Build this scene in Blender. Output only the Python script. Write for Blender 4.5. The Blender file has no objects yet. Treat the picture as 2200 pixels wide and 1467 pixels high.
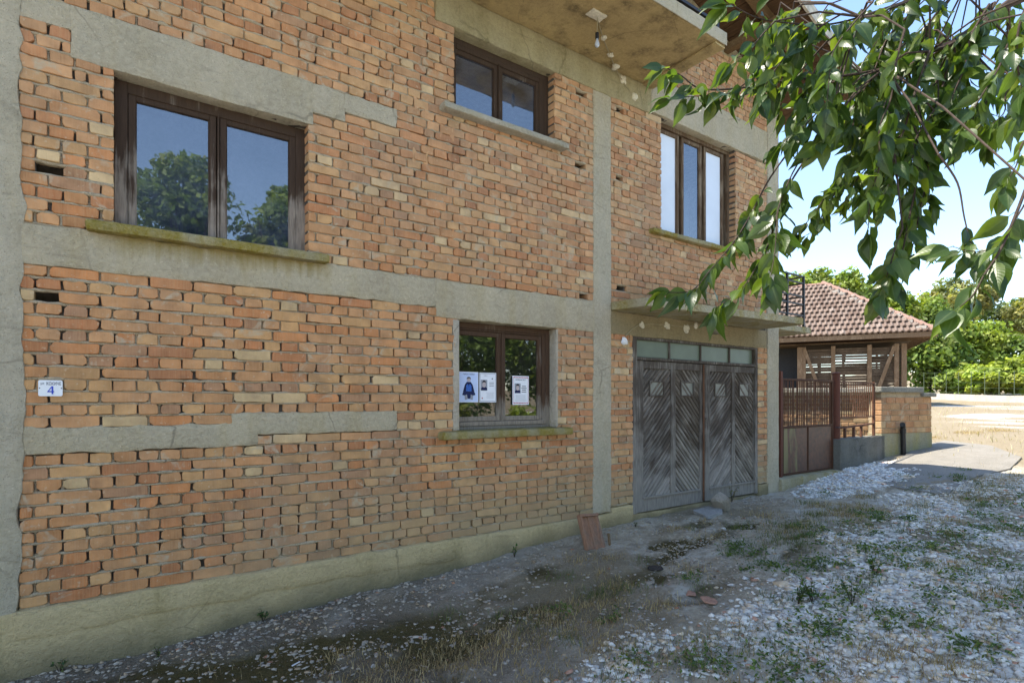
import bpy, math, random
import numpy as np
from mathutils import Vector, Matrix

R = math.radians
sc = bpy.context.scene
col = sc.collection
random.seed(7)
rng = np.random.default_rng(7)

# ------------------------------------------------------------------ camera, sky, sun, exposure
F, CX, HY = 1222.0, 1100.0, 859.0                 # focal length, centre and horizon of the photograph (pixels of 2200)
CAM = Vector((0.0, -4.52, 1.66))
TH = math.atan2(2790.0 - CX, F)                   # the facade runs along X at this angle from the view axis
FW = (math.cos(TH), math.sin(TH)); RT = (math.sin(TH), -math.cos(TH))
cd = bpy.data.cameras.new('camera'); cam = bpy.data.objects.new('camera', cd); col.objects.link(cam)
cd.sensor_width = 36.0; cd.lens = 36.0 * F / 2200.0
cd.shift_y = (HY - 733.5) / 2200.0
cd.clip_start = 0.05; cd.clip_end = 2000
cam.location = CAM
cam.rotation_euler = (R(90), 0, -math.atan2(FW[0], FW[1]))
sc.camera = cam

SUN = Vector((-0.42, 0.36, 1.0)).normalized()     # towards the sun: behind the house, to its left
EL = math.asin(SUN.z); AZ = math.atan2(SUN.x, SUN.y)
w = bpy.data.worlds.new('World'); sc.world = w; w.use_nodes = True
wn = w.node_tree
sky = wn.nodes.new('ShaderNodeTexSky'); sky.sky_type = 'NISHITA'; sky.sun_disc = False
sky.sun_elevation = EL; sky.sun_rotation = AZ
sky.air_density = 1.0; sky.dust_density = 0.5; sky.ozone_density = 1.6
bgd = wn.nodes['Background']; bgd.inputs[1].default_value = 0.125
wn.links.new(sky.outputs[0], bgd.inputs[0])
sl = bpy.data.lights.new('sun', 'SUN'); sl.energy = 3.4; sl.angle = R(0.5); sl.color = (1.0, 0.93, 0.82)
so = bpy.data.objects.new('sun', sl); col.objects.link(so)
so.rotation_euler = SUN.to_track_quat('Z', 'Y').to_euler()
sc.view_settings.view_transform = 'Standard'; sc.view_settings.look = 'None'
sc.view_settings.gamma = 1.0; sc.view_settings.use_curve_mapping = False
sc.view_settings.exposure = 1.80
sc.render.engine = 'CYCLES'
sc.cycles.max_bounces = 8; sc.cycles.transparent_max_bounces = 12
sc.cycles.use_denoising = True

# ------------------------------------------------------------------ helpers
def ray(x, y):
    k = (x - CX) / F
    return Vector((FW[0] + k * RT[0], FW[1] + k * RT[1], (HY - y) / F))
def at(x, y, Y=0.0):                               # the point of plane Y that the photograph shows at pixel x, y
    d = ray(x, y); return CAM + d * ((Y - CAM.y) / d.y)
def atx(x, y, X):
    d = ray(x, y); return CAM + d * ((X - CAM.x) / d.x)
def atd(x, y, Z):
    return CAM + ray(x, y) * Z
def px(P):
    P = Vector(P) - CAM; zc = P.x * FW[0] + P.y * FW[1]
    return (CX + F * (P.x * RT[0] + P.y * RT[1]) / zc, HY - F * P.z / zc, zc)
HX = [-60, -1, 0.2, 1.6, 2.7, 4.1, 5.0, 6.5, 8.1, 10, 11.6, 14, 20, 28, 36, 60, 140]
HZ = [-.6, -.03, -.01, .04, .085, .19, .235, .275, .31, .47, .565, .80, 1.12, 1.38, 1.50, 2.6, 7]
def hgt(x): return np.interp(x, HX, HZ)
def gnd(x, y):                                     # the ground point at a pixel
    z = .2
    for _ in range(30):
        d = ray(x, y); t = (z - CAM.z) / d.z; p = CAM + d * t; z = .5 * z + .5 * float(hgt(p.x))
    return p

def _h(ix, iy, iz, s):
    n = (ix.astype(np.int64) * 374761393 + iy.astype(np.int64) * 668265263 + iz.astype(np.int64) * 1274126177 + s * 974634777) & 0xFFFFFFFF
    n = ((n ^ (n >> 13)) * 1274126177) & 0xFFFFFFFF
    n = ((n ^ (n >> 16)) * 2246822519) & 0xFFFFFFFF
    return ((n ^ (n >> 15)) & 0xFFFFFF) / 16777215.0
def vn(x, y, z=0.0, s=0):                          # value noise, 0..1
    x, y, z = np.broadcast_arrays(np.asarray(x, float), np.asarray(y, float), np.asarray(z, float))
    ix, iy, iz = np.floor(x), np.floor(y), np.floor(z)
    u, v, w_ = x - ix, y - iy, z - iz
    u, v, w_ = u*u*(3-2*u), v*v*(3-2*v), w_*w_*(3-2*w_)
    r = 0
    for a in (0, 1):
        for b in (0, 1):
            for c in (0, 1):
                r = r + (u if a else 1-u) * (v if b else 1-v) * (w_ if c else 1-w_) * _h(ix+a, iy+b, iz+c, s)
    return r
def fbm(x, y, z=0.0, s=0, o=4):
    r = 0; a = .5; t = 0
    for i in range(o):
        r = r + a * vn(np.asarray(x)*2**i, np.asarray(y)*2**i, np.asarray(z)*2**i, s+i*17); t += a; a *= .5
    return r / t

WL = {}                                            # world position of every parent
def link(o, parent=None):
    col.objects.link(o)
    if parent is not None: o.parent = parent
    WL[o.name] = WL.get(parent.name, Vector()) if parent is not None else Vector()
    return o
def tag(o, label=None, cat=None, group=None, kind=None):
    if label: o['label'] = label
    if cat: o['category'] = cat
    if group: o['group'] = group
    if kind: o['kind'] = kind
    return o
def thing(name, loc, label, cat, group=None):
    o = bpy.data.objects.new(name, None); o.empty_display_size = .1
    col.objects.link(o); o.location = loc; WL[o.name] = Vector(loc)
    return tag(o, label, cat, group)
def obj(name, me, mat=None, parent=None, loc=None, rot=None, scale=None):
    o = bpy.data.objects.new(name, me); link(o, parent)
    if mat is not None and not me.materials: me.materials.append(mat)
    if loc is not None: o.location = loc
    if rot is not None: o.rotation_euler = rot
    if scale is not None: o.scale = scale
    return o
def smooth(me): me.polygons.foreach_set('use_smooth', np.ones(len(me.polygons), bool)); return me
def fast(name, V, Fa, colr=None):
    V = np.ascontiguousarray(V, dtype=np.float32); Fa = np.ascontiguousarray(Fa, dtype=np.int32); k = Fa.shape[1]
    me = bpy.data.meshes.new(name)
    me.vertices.add(len(V)); me.vertices.foreach_set('co', V.ravel())
    me.loops.add(Fa.size); me.loops.foreach_set('vertex_index', Fa.ravel())
    me.polygons.add(len(Fa)); me.polygons.foreach_set('loop_start', np.arange(len(Fa), dtype=np.int32)*k)
    me.update(calc_edges=True)
    if colr is not None: vcol(me, colr)
    return me
def vcol(me, c, name='col'):
    c = np.asarray(c, np.float32)
    if c.shape[1] == 3: c = np.hstack([c, np.ones((len(c), 1), np.float32)])
    a = me.color_attributes.new(name, 'FLOAT_COLOR', 'POINT'); a.data.foreach_set('color', c.ravel())

class MB:                                          # collects shapes, builds them as one mesh object
    def __init__(s): s.v = []; s.f = []; s.c = []
    def add(s, V, Fs, c=None):
        b = len(s.v); s.v += [tuple(p) for p in V]; s.f += [tuple(i+b for i in q) for q in Fs]
        if c is not None: s.c += [tuple(c)]*len(V)
        return s
    def box(s, lo, hi, m=None, bev=0.0):
        lo, hi = Vector(lo), Vector(hi); c = (lo+hi)/2; h = (hi-lo)/2
        if bev:
            bev = min(bev, min(h)*.45); V = []; 
            for a in (-1, 1):
                for b in (-1, 1):
                    for d in (-1, 1):
                        V += [(a*h.x, b*(h.y-bev), d*(h.z-bev)), (a*(h.x-bev), b*h.y, d*(h.z-bev)), (a*(h.x-bev), b*(h.y-bev), d*h.z)]
            I = lambda a, b, d, k: ((a > 0)*4+(b > 0)*2+(d > 0))*3+k
            Fs = []
            Q = [(-1, -1), (1, -1), (1, 1), (-1, 1)]
            for e in (-1, 1):
                Fs += [[I(e, p, q, 0) for p, q in (Q if e > 0 else Q[::-1])], [I(p, e, q, 1) for p, q in (Q[::-1] if e > 0 else Q)], [I(p, q, e, 2) for p, q in (Q if e > 0 else Q[::-1])]]
            for p in (-1, 1):
                for q in (-1, 1):
                    s1 = p*q > 0
                    for X in ([I(p, q, -1, 0), I(p, q, 1, 0), I(p, q, 1, 1), I(p, q, -1, 1)], [I(p, -1, q, 0), I(p, -1, q, 2), I(p, 1, q, 2), I(p, 1, q, 0)], [I(-1, p, q, 1), I(1, p, q, 1), I(1, p, q, 2), I(-1, p, q, 2)]):
                        Fs.append(X)
            for a in (-1, 1):
                for b in (-1, 1):
                    for d in (-1, 1): Fs.append([I(a, b, d, 0), I(a, b, d, 1), I(a, b, d, 2)])
        else:
            V = [(a*h.x, b*h.y, d*h.z) for a in (-1, 1) for b in (-1, 1) for d in (-1, 1)]
            Fs = [(0, 1, 3, 2), (4, 6, 7, 5), (0, 4, 5, 1), (2, 3, 7, 6), (0, 2, 6, 4), (1, 5, 7, 3)]
        V = [Vector(v) for v in V]
        if m is not None: V = [m @ v for v in V]
        return s.add([v+c for v in V], Fs)
    def bar(s, a, b, w_, t, up=(0, 0, 1), bev=0.0):   # a bar from a to b, w_ across, t along up
        a, b = Vector(a), Vector(b); d = b-a; L = d.length; x = d/L; u = Vector(up); y = u.cross(x).normalized(); z = x.cross(y)
        m = Matrix((x, y, z)).transposed(); n = len(s.v); c = (a+b)/2
        s.box((-L/2, -w_/2, -t/2), (L/2, w_/2, t/2), None, bev)
        for i in range(n, len(s.v)): s.v[i] = tuple(m @ Vector(s.v[i]) + c)
        return s
    def tube(s, pts, r, n=8, cap=True):
        pts = [Vector(p) for p in pts]; rs = r if hasattr(r, '__len__') else [r]*len(pts); V = []; Fs = []
        u = None
        for i, p in enumerate(pts):
            d = (pts[min(i+1, len(pts)-1)] - pts[max(i-1, 0)]).normalized()
            if u is None: u = d.orthogonal().normalized()
            u = (u - d*u.dot(d)).normalized(); v = d.cross(u)
            V += [p + (u*math.cos(2*math.pi*k/n) + v*math.sin(2*math.pi*k/n))*rs[i] for k in range(n)]
        for i in range(len(pts)-1):
            for k in range(n): Fs.append((i*n+k, i*n+(k+1) % n, (i+1)*n+(k+1) % n, (i+1)*n+k))
        if cap: Fs += [tuple(range(n))[::-1], tuple((len(pts)-1)*n+k for k in range(n))]
        return s.add(V, Fs)
    def lathe(s, prof, c=(0, 0, 0), n=20):
        V = []; Fs = []
        for r, z in prof: V += [(c[0]+r*math.cos(2*math.pi*k/n), c[1]+r*math.sin(2*math.pi*k/n), c[2]+z) for k in range(n)]
        for i in range(len(prof)-1):
            for k in range(n): Fs.append((i*n+k, i*n+(k+1) % n, (i+1)*n+(k+1) % n, (i+1)*n+k))
        Fs += [tuple(range(n))[::-1], tuple((len(prof)-1)*n+k for k in range(n))]
        return s.add(V, Fs)
    def prism(s, poly, lo, hi, ax='y'):             # polygon (u, v) extruded along an axis
        n = len(poly)
        mk = {'y': lambda u, v, e: (u, e, v), 'z': lambda u, v, e: (u, v, e), 'x': lambda u, v, e: (e, u, v)}[ax]
        V = [mk(u, v, lo) for u, v in poly] + [mk(u, v, hi) for u, v in poly]
        return s.add(V, [tuple(range(n)), tuple(range(2*n-1, n-1, -1))] + [(i, i+n, (i+1) % n+n, (i+1) % n) for i in range(n)])
    def rough(s, lo, hi, cell=.03, amp=(.008, .003, .008), freq=14, seed=0, back=False):  # a box of small cells with uneven faces and ragged edges
        lo, hi = np.array(lo, float), np.array(hi, float); n = np.maximum(1, np.ceil((hi-lo)/cell).astype(int)); n = np.minimum(n, 400)
        for ax in range(3):
            a, b = (ax+1) % 3, (ax+2) % 3
            for e in (0, 1):
                if ax == 1 and e == 1 and not back: continue
                ua = np.linspace(lo[a], hi[a], n[a]+1); ub = np.linspace(lo[b], hi[b], n[b]+1)
                A, B = np.meshgrid(ua, ub, indexing='ij'); P = np.zeros(A.shape+(3,)); P[..., a] = A; P[..., b] = B; P[..., ax] = (hi if e else lo)[ax]
                Q = P.reshape(-1, 3); D = np.zeros_like(Q)
                for k in range(3):
                    D[:, k] = ((fbm(Q[:, 0]*freq, Q[:, 1]*freq, Q[:, 2]*freq, seed+k*31, 3)-.5)*2 + (vn(Q[:, 0]*2.3, Q[:, 1]*2.3, Q[:, 2]*2.3, seed+k*7)-.5))*amp[k]
                # soft corners: pull edge vertices in
                ed = np.stack([np.minimum(np.abs(Q[:, k]-lo[k]), np.abs(Q[:, k]-hi[k])) for k in range(3)], 1) < 1e-6
                two = ed.sum(1) >= 2; cen = (lo+hi)/2
                D[two] += np.sign(cen-Q[two])*ed[two]*min(.006, float((hi-lo).min())*.2)
                Q = Q + D; m1 = n[b]+1
                i, j = np.meshgrid(np.arange(n[a]), np.arange(n[b]), indexing='ij'); q = (i*m1+j).ravel()
                Fs = np.stack([q, q+m1, q+m1+1, q+1], 1)
                if e == 0: Fs = Fs[:, ::-1]
                s.add(Q.tolist(), Fs.tolist())
        return s
    def mesh(s, name, off=(0, 0, 0), sm=False):
        me = bpy.data.meshes.new(name); o = Vector(off)
        me.from_pydata([(v[0]-o.x, v[1]-o.y, v[2]-o.z) for v in s.v], [], s.f); me.update()
        if s.c: vcol(me, s.c)
        if sm: smooth(me)
        return me
    def build(s, name, mat, parent=None, sm=False):
        off = WL[parent.name] if parent is not None else Vector()
        return obj(name, s.mesh(name, off, sm), mat, parent)
def box(name, lo, hi, mat, parent=None, bev=0.0, m=None): return MB().box(lo, hi, m, bev).build(name, mat, parent)
def rough(name, lo, hi, mat, parent=None, **k): return MB().rough(lo, hi, **k).build(name, mat, parent, sm=True)
def inst(name, me, parent, P, rot=None, scale=None):  # a copy of a piece at world point P
    return obj(name, me, None, parent, Vector(P)-WL[parent.name], rot, scale)

# ------------------------------------------------------------------ materials
class NT:
    def __init__(s, name):
        s.m = bpy.data.materials.new(name); s.m.use_nodes = True; s.t = s.m.node_tree; s.b = s.t.nodes['Principled BSDF']; s.o = s.t.nodes['Material Output']
        s.pos = s.n('ShaderNodeNewGeometry').outputs['Position']
    def n(s, t, **k):
        q = s.t.nodes.new(t)
        for a, b in k.items(): setattr(q, a, b)
        return q
    def put(s, sock, v):
        if hasattr(v, 'is_linked') or hasattr(v, 'links'): s.t.links.new(v, sock)
        else: sock.default_value = (tuple(v)+(1,) if (isinstance(v, (tuple, list)) and len(v) == 3 and sock.type == 'RGBA') else v)
    def scl(s, v, k):
        q = s.n('ShaderNodeVectorMath', operation='MULTIPLY'); s.put(q.inputs[0], v); q.inputs[1].default_value = k if hasattr(k, '__len__') else (k, k, k); return q.outputs[0]
    def noise(s, scale, det=4, v=None, rough=.55, dist=0):
        q = s.n('ShaderNodeTexNoise'); s.put(q.inputs['Vector'], s.scl(s.pos if v is None else v, scale)); q.inputs['Scale'].default_value = 1; q.inputs['Detail'].default_value = det; q.inputs['Roughness'].default_value = rough; q.inputs['Distortion'].default_value = dist
        return q.outputs[0]
    def vor(s, scale, v=None, feat='F1'):
        q = s.n('ShaderNodeTexVoronoi', feature=feat); s.put(q.inputs['Vector'], s.scl(s.pos if v is None else v, scale)); q.inputs['Scale'].default_value = 1; return q.outputs[0]
    def ramp(s, v, a, b, lo=0.0, hi=1.0):
        q = s.n('ShaderNodeMapRange'); s.put(q.inputs[0], v); q.inputs[1].default_value = a; q.inputs[2].default_value = b; q.inputs[3].default_value = lo; q.inputs[4].default_value = hi; return q.outputs[0]
    def math(s, op, a, b=0.0):
        q = s.n('ShaderNodeMath', operation=op); s.put(q.inputs[0], a); s.put(q.inputs[1], b); return q.outputs[0]
    def mix(s, f, a, b, blend='MIX'):
        q = s.n('ShaderNodeMix', data_type='RGBA', blend_type=blend); s.put(q.inputs[0], f); s.put(q.inputs[6], a); s.put(q.inputs[7], b); return q.outputs[2]
    def xyz(s, k): q = s.n('ShaderNodeSeparateXYZ'); s.put(q.inputs[0], s.pos); return q.outputs[k]
    def attr(s, name='col'): q = s.n('ShaderNodeAttribute', attribute_name=name); return q
    def bump(s, h, d=.01, k=.5):
        q = s.n('ShaderNodeBump'); q.inputs['Strength'].default_value = k; q.inputs['Distance'].default_value = d; s.put(q.inputs['Height'], h); s.put(s.b.inputs['Normal'], q.outputs[0]); return q.outputs[0]
    def fin(s, c, rough=.85, spec=.3, metal=0.0):
        s.put(s.b.inputs['Base Color'], c); s.put(s.b.inputs['Roughness'], rough); s.b.inputs['Specular IOR Level'].default_value = spec; s.b.inputs['Metallic'].default_value = metal; return s.m

def brick_mat(name='brick', dust=True):
    t = NT(name); c = t.attr().outputs['Color']
    mot = t.noise(9, 6); st = t.noise((95, 30, 5), 3); fine = t.noise(70, 5, rough=.65)
    c = t.mix(1.0, c, t.mix(t.ramp(mot, .3, .7), (.74, .70, .66), (1.20, 1.16, 1.10)), 'MULTIPLY')
    c = t.mix(t.ramp(st, .35, .68, 0, .30), c, (.55, .34, .18))
    c = t.mix(t.ramp(t.noise(3.1, 5, dist=.6), .56, .74, 0, .45), c, (.17, .105, .07))
    c = t.mix(t.ramp(t.noise((1.6, 1.6, .5), 4), .48, .68, 0, .35), c, (.30, .20, .13))
    c = t.mix(t.ramp(t.vor(55), .10, .05, 0, .6), c, (.10, .06, .04))
    c = t.mix(t.ramp(t.noise(31, 3), .63, .70, 0, .5), c, (.56, .44, .29))
    sm = t.math('MULTIPLY', t.ramp(t.noise(4.3, 5, dist=1.4), .60, .66), t.ramp(t.noise(38, 4), .35, .6, .2, .8))
    c = t.mix(sm, c, (.45, .375, .26))                   # mortar smeared over some faces
    if dust:                                       # mud splashed over the lowest courses
        z = t.math('ADD', t.xyz(2), t.ramp(t.noise(1.4, 4), 0, 1, -.45, .45))
        xm = t.ramp(t.xyz(0), .2, 2.6)
        d = t.math('MULTIPLY', t.ramp(z, 1.05, .45, 0, .70), xm)
        c = t.mix(d, c, (.37, .29, .165))
    t.bump(t.math('ADD', t.math('MULTIPLY', fine, .9), t.math('MULTIPLY', st, .7)), .006, .55)
    return t.fin(c, .9, .15)
def concrete(name, base=(.475, .405, .275), dark=(.36, .305, .21), stain=(.37, .285, .13), stain_amt=.6, sr=(.48, .75), sc_=1.0):
    t = NT(name)
    a = t.noise(2.2*sc_, 6, dist=.3); b = t.noise(34, 5, rough=.7); st = t.noise((5, 5, .8), 5); pit = t.vor(60)
    c = t.mix(t.ramp(a, .32, .68), base, dark)
    c = t.mix(t.ramp(st, sr[0], sr[1], 0, stain_amt), c, stain)
    c = t.mix(t.ramp(b, .35, .7, 0, .35), c, tuple(min(1, x*1.5) for x in base))
    c = t.mix(t.ramp(t.noise(95, 2), .64, .72, 0, .55), c, tuple(x*.45 for x in dark))
    c = t.mix(t.ramp(t.noise(60, 3), .65, .70, 0, .6), c, tuple(min(1, x*1.35) for x in base))
    c = t.mix(t.ramp(t.noise((3, 3, 16), 5, dist=1.2), .60, .72, 0, .35), c, tuple(x*.55 for x in dark))
    nz = t.n('ShaderNodeTexNoise'); t.put(nz.inputs['Vector'], t.pos); nz.inputs['Scale'].default_value = 2.6; nz.inputs['Detail'].default_value = 5
    ad = t.n('ShaderNodeVectorMath', operation='ADD'); t.put(ad.inputs[0], t.pos); t.put(ad.inputs[1], t.scl(nz.outputs['Color'], .22))
    cr = t.math('MULTIPLY', t.ramp(t.vor(.8, ad.outputs[0], 'DISTANCE_TO_EDGE'), .006, .002), t.ramp(t.noise(1.7, 2), .45, .6))
    c = t.mix(t.math('MULTIPLY', cr, .45), c, tuple(x*.35 for x in dark))
    h = t.math('ADD', t.math('MULTIPLY', b, 1.3), t.math('ADD', t.math('MULTIPLY', a, .9), t.ramp(pit, 0, .28, 0, .30)))
    t.bump(h, .022, .8)
    return t.fin(c, .93, .15)
def wood(name, a=(.09, .055, .032), b=(.24, .20, .155), grain=(3, 40, 40), bare=.5, wear_z=None, rot45=0, spec=.2, tone=0.0):
    t = NT(name); v = t.pos
    if rot45:
        q = t.n('ShaderNodeVectorRotate', rotation_type='Y_AXIS'); t.put(q.inputs['Vector'], v); q.inputs['Angle'].default_value = rot45; v = q.outputs[0]
    g = t.noise(grain, 5, v, .6, .4); l = t.noise(3.3, 5); f_ = t.noise(tuple(k*2.6 for k in grain), 3, v)
    m = t.math('ADD', t.math('MULTIPLY', g, .6), t.math('MULTIPLY', l, .55))
    if wear_z: m = t.math('ADD', m, t.ramp(t.xyz(2), wear_z[0], wear_z[1], 0, wear_z[2]))
    c = t.mix(t.ramp(m, .80-bare*.5, .92-bare*.35), a, b)
    c = t.mix(t.ramp(f_, .3, .75, 0, .32 if tone else .55), c, tuple(x*.42 for x in a))
    if tone: c = t.mix(1.0, c, t.mix(t.n('ShaderNodeObjectInfo').outputs['Random'], (1-tone,)*3, (1+tone,)*3), 'MULTIPLY')
    t.bump(t.math('ADD', g, t.math('MULTIPLY', f_, .6)), .006, .6)
    return t.fin(c, .78, spec)
def flat(name, c, rough=.6, spec=.3, metal=0.0, var=.25, sc_=14, bmp=.003):
    t = NT(name); n_ = t.noise(sc_, 5)
    cc = t.mix(t.ramp(n_, .3, .7), tuple(x*(1-var) for x in c), tuple(min(1, x*(1+var)) for x in c))
    if bmp: t.bump(t.noise(sc_*6, 4), bmp, .4)
    return t.fin(cc, rough, spec, metal)
def foliage(name, trans=.35, gloss=.45, under=(1.25, 1.2, .9)):
    t = NT(name); c = t.attr().outputs['Color']
    n_ = t.noise(26, 3); c = t.mix(t.ramp(n_, .3, .7), t.mix(1.0, c, (.75, .78, .7), 'MULTIPLY'), c)
    g = t.n('ShaderNodeNewGeometry').outputs['Backfacing']
    c = t.mix(g, c, t.mix(1.0, c, under, 'MULTIPLY'))
    t.fin(c, gloss, .45)
    tr = t.n('ShaderNodeBsdfTranslucent'); t.put(tr.inputs[0], t.mix(1.0, c, (1.9, 1.9, .55), 'MULTIPLY'))
    mx = t.n('ShaderNodeMixShader'); mx.inputs[0].default_value = trans
    t.t.links.new(t.b.outputs[0], mx.inputs[1]); t.t.links.new(tr.outputs[0], mx.inputs[2]); t.t.links.new(mx.outputs[0], t.o.inputs[0]); return t.m
def glass(name, ior=1.9, tint=(.86, .9, .92), dirt_haze=.10, dc=(.5, .52, .55)):
    t = NT(name)
    tr = t.n('ShaderNodeBsdfTransparent'); t.put(tr.inputs[0], tint); gl = t.n('ShaderNodeBsdfGlossy'); gl.inputs['Roughness'].default_value = .015
    fr = t.n('ShaderNodeFresnel'); fr.inputs[0].default_value = ior
    bp = t.n('ShaderNodeBump'); bp.inputs['Strength'].default_value = .012; bp.inputs['Distance'].default_value = .02; t.put(bp.inputs['Height'], t.noise(5, 1)); t.t.links.new(bp.outputs[0], gl.inputs['Normal'])
    m1 = t.n('ShaderNodeMixShader'); t.t.links.new(fr.outputs[0], m1.inputs[0]); t.t.links.new(tr.outputs[0], m1.inputs[1]); t.t.links.new(gl.outputs[0], m1.inputs[2])
    df = t.n('ShaderNodeBsdfDiffuse'); t.put(df.inputs[0], dc)
    m2 = t.n('ShaderNodeMixShader'); t.put(m2.inputs[0], t.ramp(t.noise(3.5, 6, rough=.7), .35, .75, dirt_haze*.3, dirt_haze*1.6)); t.t.links.new(m1.outputs[0], m2.inputs[1]); t.t.links.new(df.outputs[0], m2.inputs[2])
    t.t.links.new(m2.outputs[0], t.o.inputs[0]); return t.m
def plain_col(name, rough=.85, spec=.2, sc_=40, bmp=.004, var=.25):
    t = NT(name); c = t.attr().outputs['Color']; n_ = t.noise(sc_, 4)
    c = t.mix(t.ramp(n_, .3, .7), t.mix(1.0, c, (1-var,)*3, 'MULTIPLY'), t.mix(1.0, c, (1+var,)*3, 'MULTIPLY'))
    t.bump(t.noise(sc_*2, 4), bmp, .6); return t.fin(c, rough, spec)

M = {}
M['brick'] = brick_mat()
M['brick2'] = brick_mat('old_brick', False)
M['mortar'] = concrete('mortar', (.46, .375, .255), (.32, .26, .175), (.24, .175, .10), .5)
M['joint'] = flat('joint_back', (.10, .085, .07), .95, .05, var=.4)
M['conc'] = concrete('concrete')
def sill_stain():
    m = concrete('stained_beam'); nt = m.node_tree; b = nt.nodes['Principled BSDF']; src = b.inputs['Base Color'].links[0].from_socket
    t = NT.__new__(NT); t.m, t.t, t.b = m, nt, b; t.pos = t.n('ShaderNodeNewGeometry').outputs['Position']
    st = t.math('ADD', t.ramp(t.xyz(2), 2.56, 2.74), t.math('MULTIPLY', t.math('SUBTRACT', t.noise((26, 26, 1.5), 4), .5), 1.3))
    f = t.math('MULTIPLY', t.ramp(st, .25, .95, 0, .85), t.math('MULTIPLY', t.ramp(t.xyz(0), -.05, .15), t.ramp(t.xyz(0), 1.5, 1.35)))
    t.put(b.inputs['Base Color'], t.mix(f, src, (.27, .205, .06))); return m
M['beam_stain'] = sill_stain()
M['conc_col'] = concrete('concrete_column', (.465, .405, .295), (.355, .31, .22), (.40, .315, .16), .45)
M['plinth'] = concrete('plinth_render', (.54, .42, .225), (.43, .34, .185), (.28, .22, .09), .6)
def damp_foot(m):
    nt = m.node_tree; b = nt.nodes['Principled BSDF']; src = b.inputs['Base Color'].links[0].from_socket
    g = nt.nodes.new('ShaderNodeNewGeometry'); s = nt.nodes.new('ShaderNodeSeparateXYZ'); nt.links.new(g.outputs['Position'], s.inputs[0])
    n_ = nt.nodes.new('ShaderNodeTexNoise'); n_.inputs['Scale'].default_value = 3.0; n_.inputs['Detail'].default_value = 6; nt.links.new(g.outputs['Position'], n_.inputs['Vector'])
    def ma(op, a, b_):
        q = nt.nodes.new('ShaderNodeMath'); q.operation = op
        for k, v in ((0, a), (1, b_)):
            if hasattr(v, 'links'): nt.links.new(v, q.inputs[k])
            else: q.inputs[k].default_value = v
        return q.outputs[0]
    h = ma('SUBTRACT', s.outputs[2], ma('MULTIPLY', s.outputs[0], .045)); h = ma('ADD', h, ma('MULTIPLY', ma('SUBTRACT', n_.outputs[0], .5), .30))
    r = nt.nodes.new('ShaderNodeMapRange'); nt.links.new(h, r.inputs[0]); r.inputs[1].default_value = .20; r.inputs[2].default_value = .0; r.inputs[3].default_value = 0; r.inputs[4].default_value = .72
    x = nt.nodes.new('ShaderNodeMix'); x.data_type = 'RGBA'; nt.links.new(r.outputs[0], x.inputs[0]); nt.links.new(src, x.inputs[6]); x.inputs[7].default_value = (.115, .105, .065, 1); nt.links.new(x.outputs[2], b.inputs['Base Color'])
damp_foot(M['plinth'])
M['soffit'] = concrete('soffit', (.47, .35, .165), (.34, .25, .12), (.09, .065, .035), .75, (.50, .68), sc_=.8)
M['sill'] = concrete('sill_moss', (.36, .31, .18), (.22, .19, .10), (.23, .175, .02), .95, (.38, .55))
M['sill_grey'] = concrete('sill_grey', (.42, .38, .30), (.30, .27, .21), (.27, .23, .11), .5)
M['canopy'] = concrete('canopy_concrete', (.42, .37, .25), (.27, .235, .15), (.26, .20, .04), .8, (.42, .62))
M['beam_dull'] = concrete('dull_beam', (.40, .345, .205), (.29, .25, .15), (.20, .165, .07), .6, (.45, .65))
M['door_lintel'] = concrete('door_lintel', (.31, .25, .14), (.23, .185, .105), (.12, .095, .05), .5)
M['jamb'] = concrete('jamb_plaster', (.47, .41, .31), (.36, .31, .24), (.34, .27, .16), .4)
M['frame'] = wood('window_frame', (.062, .038, .024), (.30, .25, .20), (34, 34, 3), .22, (3.45, 2.80, .40))
M['frame_low'] = wood('window_frame_low', (.085, .048, .028), (.28, .24, .19), (34, 34, 3), .28, (1.75, 1.38, .45))
M['frame_side'] = wood('window_frame_side', (.13, .08, .045), (.32, .25, .17), (34, 34, 3), .5)
M['door'] = wood('door_wood', (.095, .075, .058), (.30, .27, .23), (34, 34, 3), .48, (1.5, .35, .30))
M['plank_a'] = wood('plank_up', (.105, .082, .062), (.31, .28, .24), (4, 40, 40), .48, (1.3, .45, .22), R(45), tone=.24)
M['plank_b'] = wood('plank_down', (.105, .082, .062), (.31, .28, .24), (4, 40, 40), .48, (1.3, .45, .22), R(-45), tone=.24)
M['glass'] = glass('window_glass', 3.1, (.62, .68, .74), .10, (.34, .43, .62))  # blue haze of the reflected sky put into the diffuse layer
M['glass_low'] = glass('window_glass_low', 2.5, (.6, .62, .58), .035, (.36, .36, .32))
M['milk'] = flat('frosted_glass', (.72, .76, .82), .22, .5, var=.06, sc_=2, bmp=0)
M['green_glass'] = flat('green_wired_glass', (.135, .165, .12), .35, .4, var=.15, sc_=4, bmp=0)
M['grey_pane'] = flat('painted_pane', (.19, .19, .16), .35, .4, var=.2, sc_=9, bmp=0)
M['room'] = flat('room_plaster', (.22, .20, .18), .9, .1)
M['curtain'] = flat('curtain', (.75, .75, .75), .9, .1, var=.05)
M['black'] = flat('black_iron', (.018, .016, .017), .5, .4, var=.3)
M['plastic'] = flat('black_plastic', (.015, .015, .016), .4, .4, bmp=0)
M['white'] = flat('white_enamel', (.78, .79, .80), .25, .5, var=.03, bmp=0)
M['paper'] = flat('paper', (.78, .78, .80), .8, .2, var=.03, bmp=0)
M['paper_blue'] = flat('paper_blue', (.52, .60, .80), .8, .2, var=.06, bmp=0)
M['ink'] = flat('black_ink', (.03, .03, .035), .7, .2, var=0, bmp=0)
M['ink_grey'] = flat('grey_ink', (.30, .30, .33), .7, .2, var=.1, bmp=0)
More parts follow.
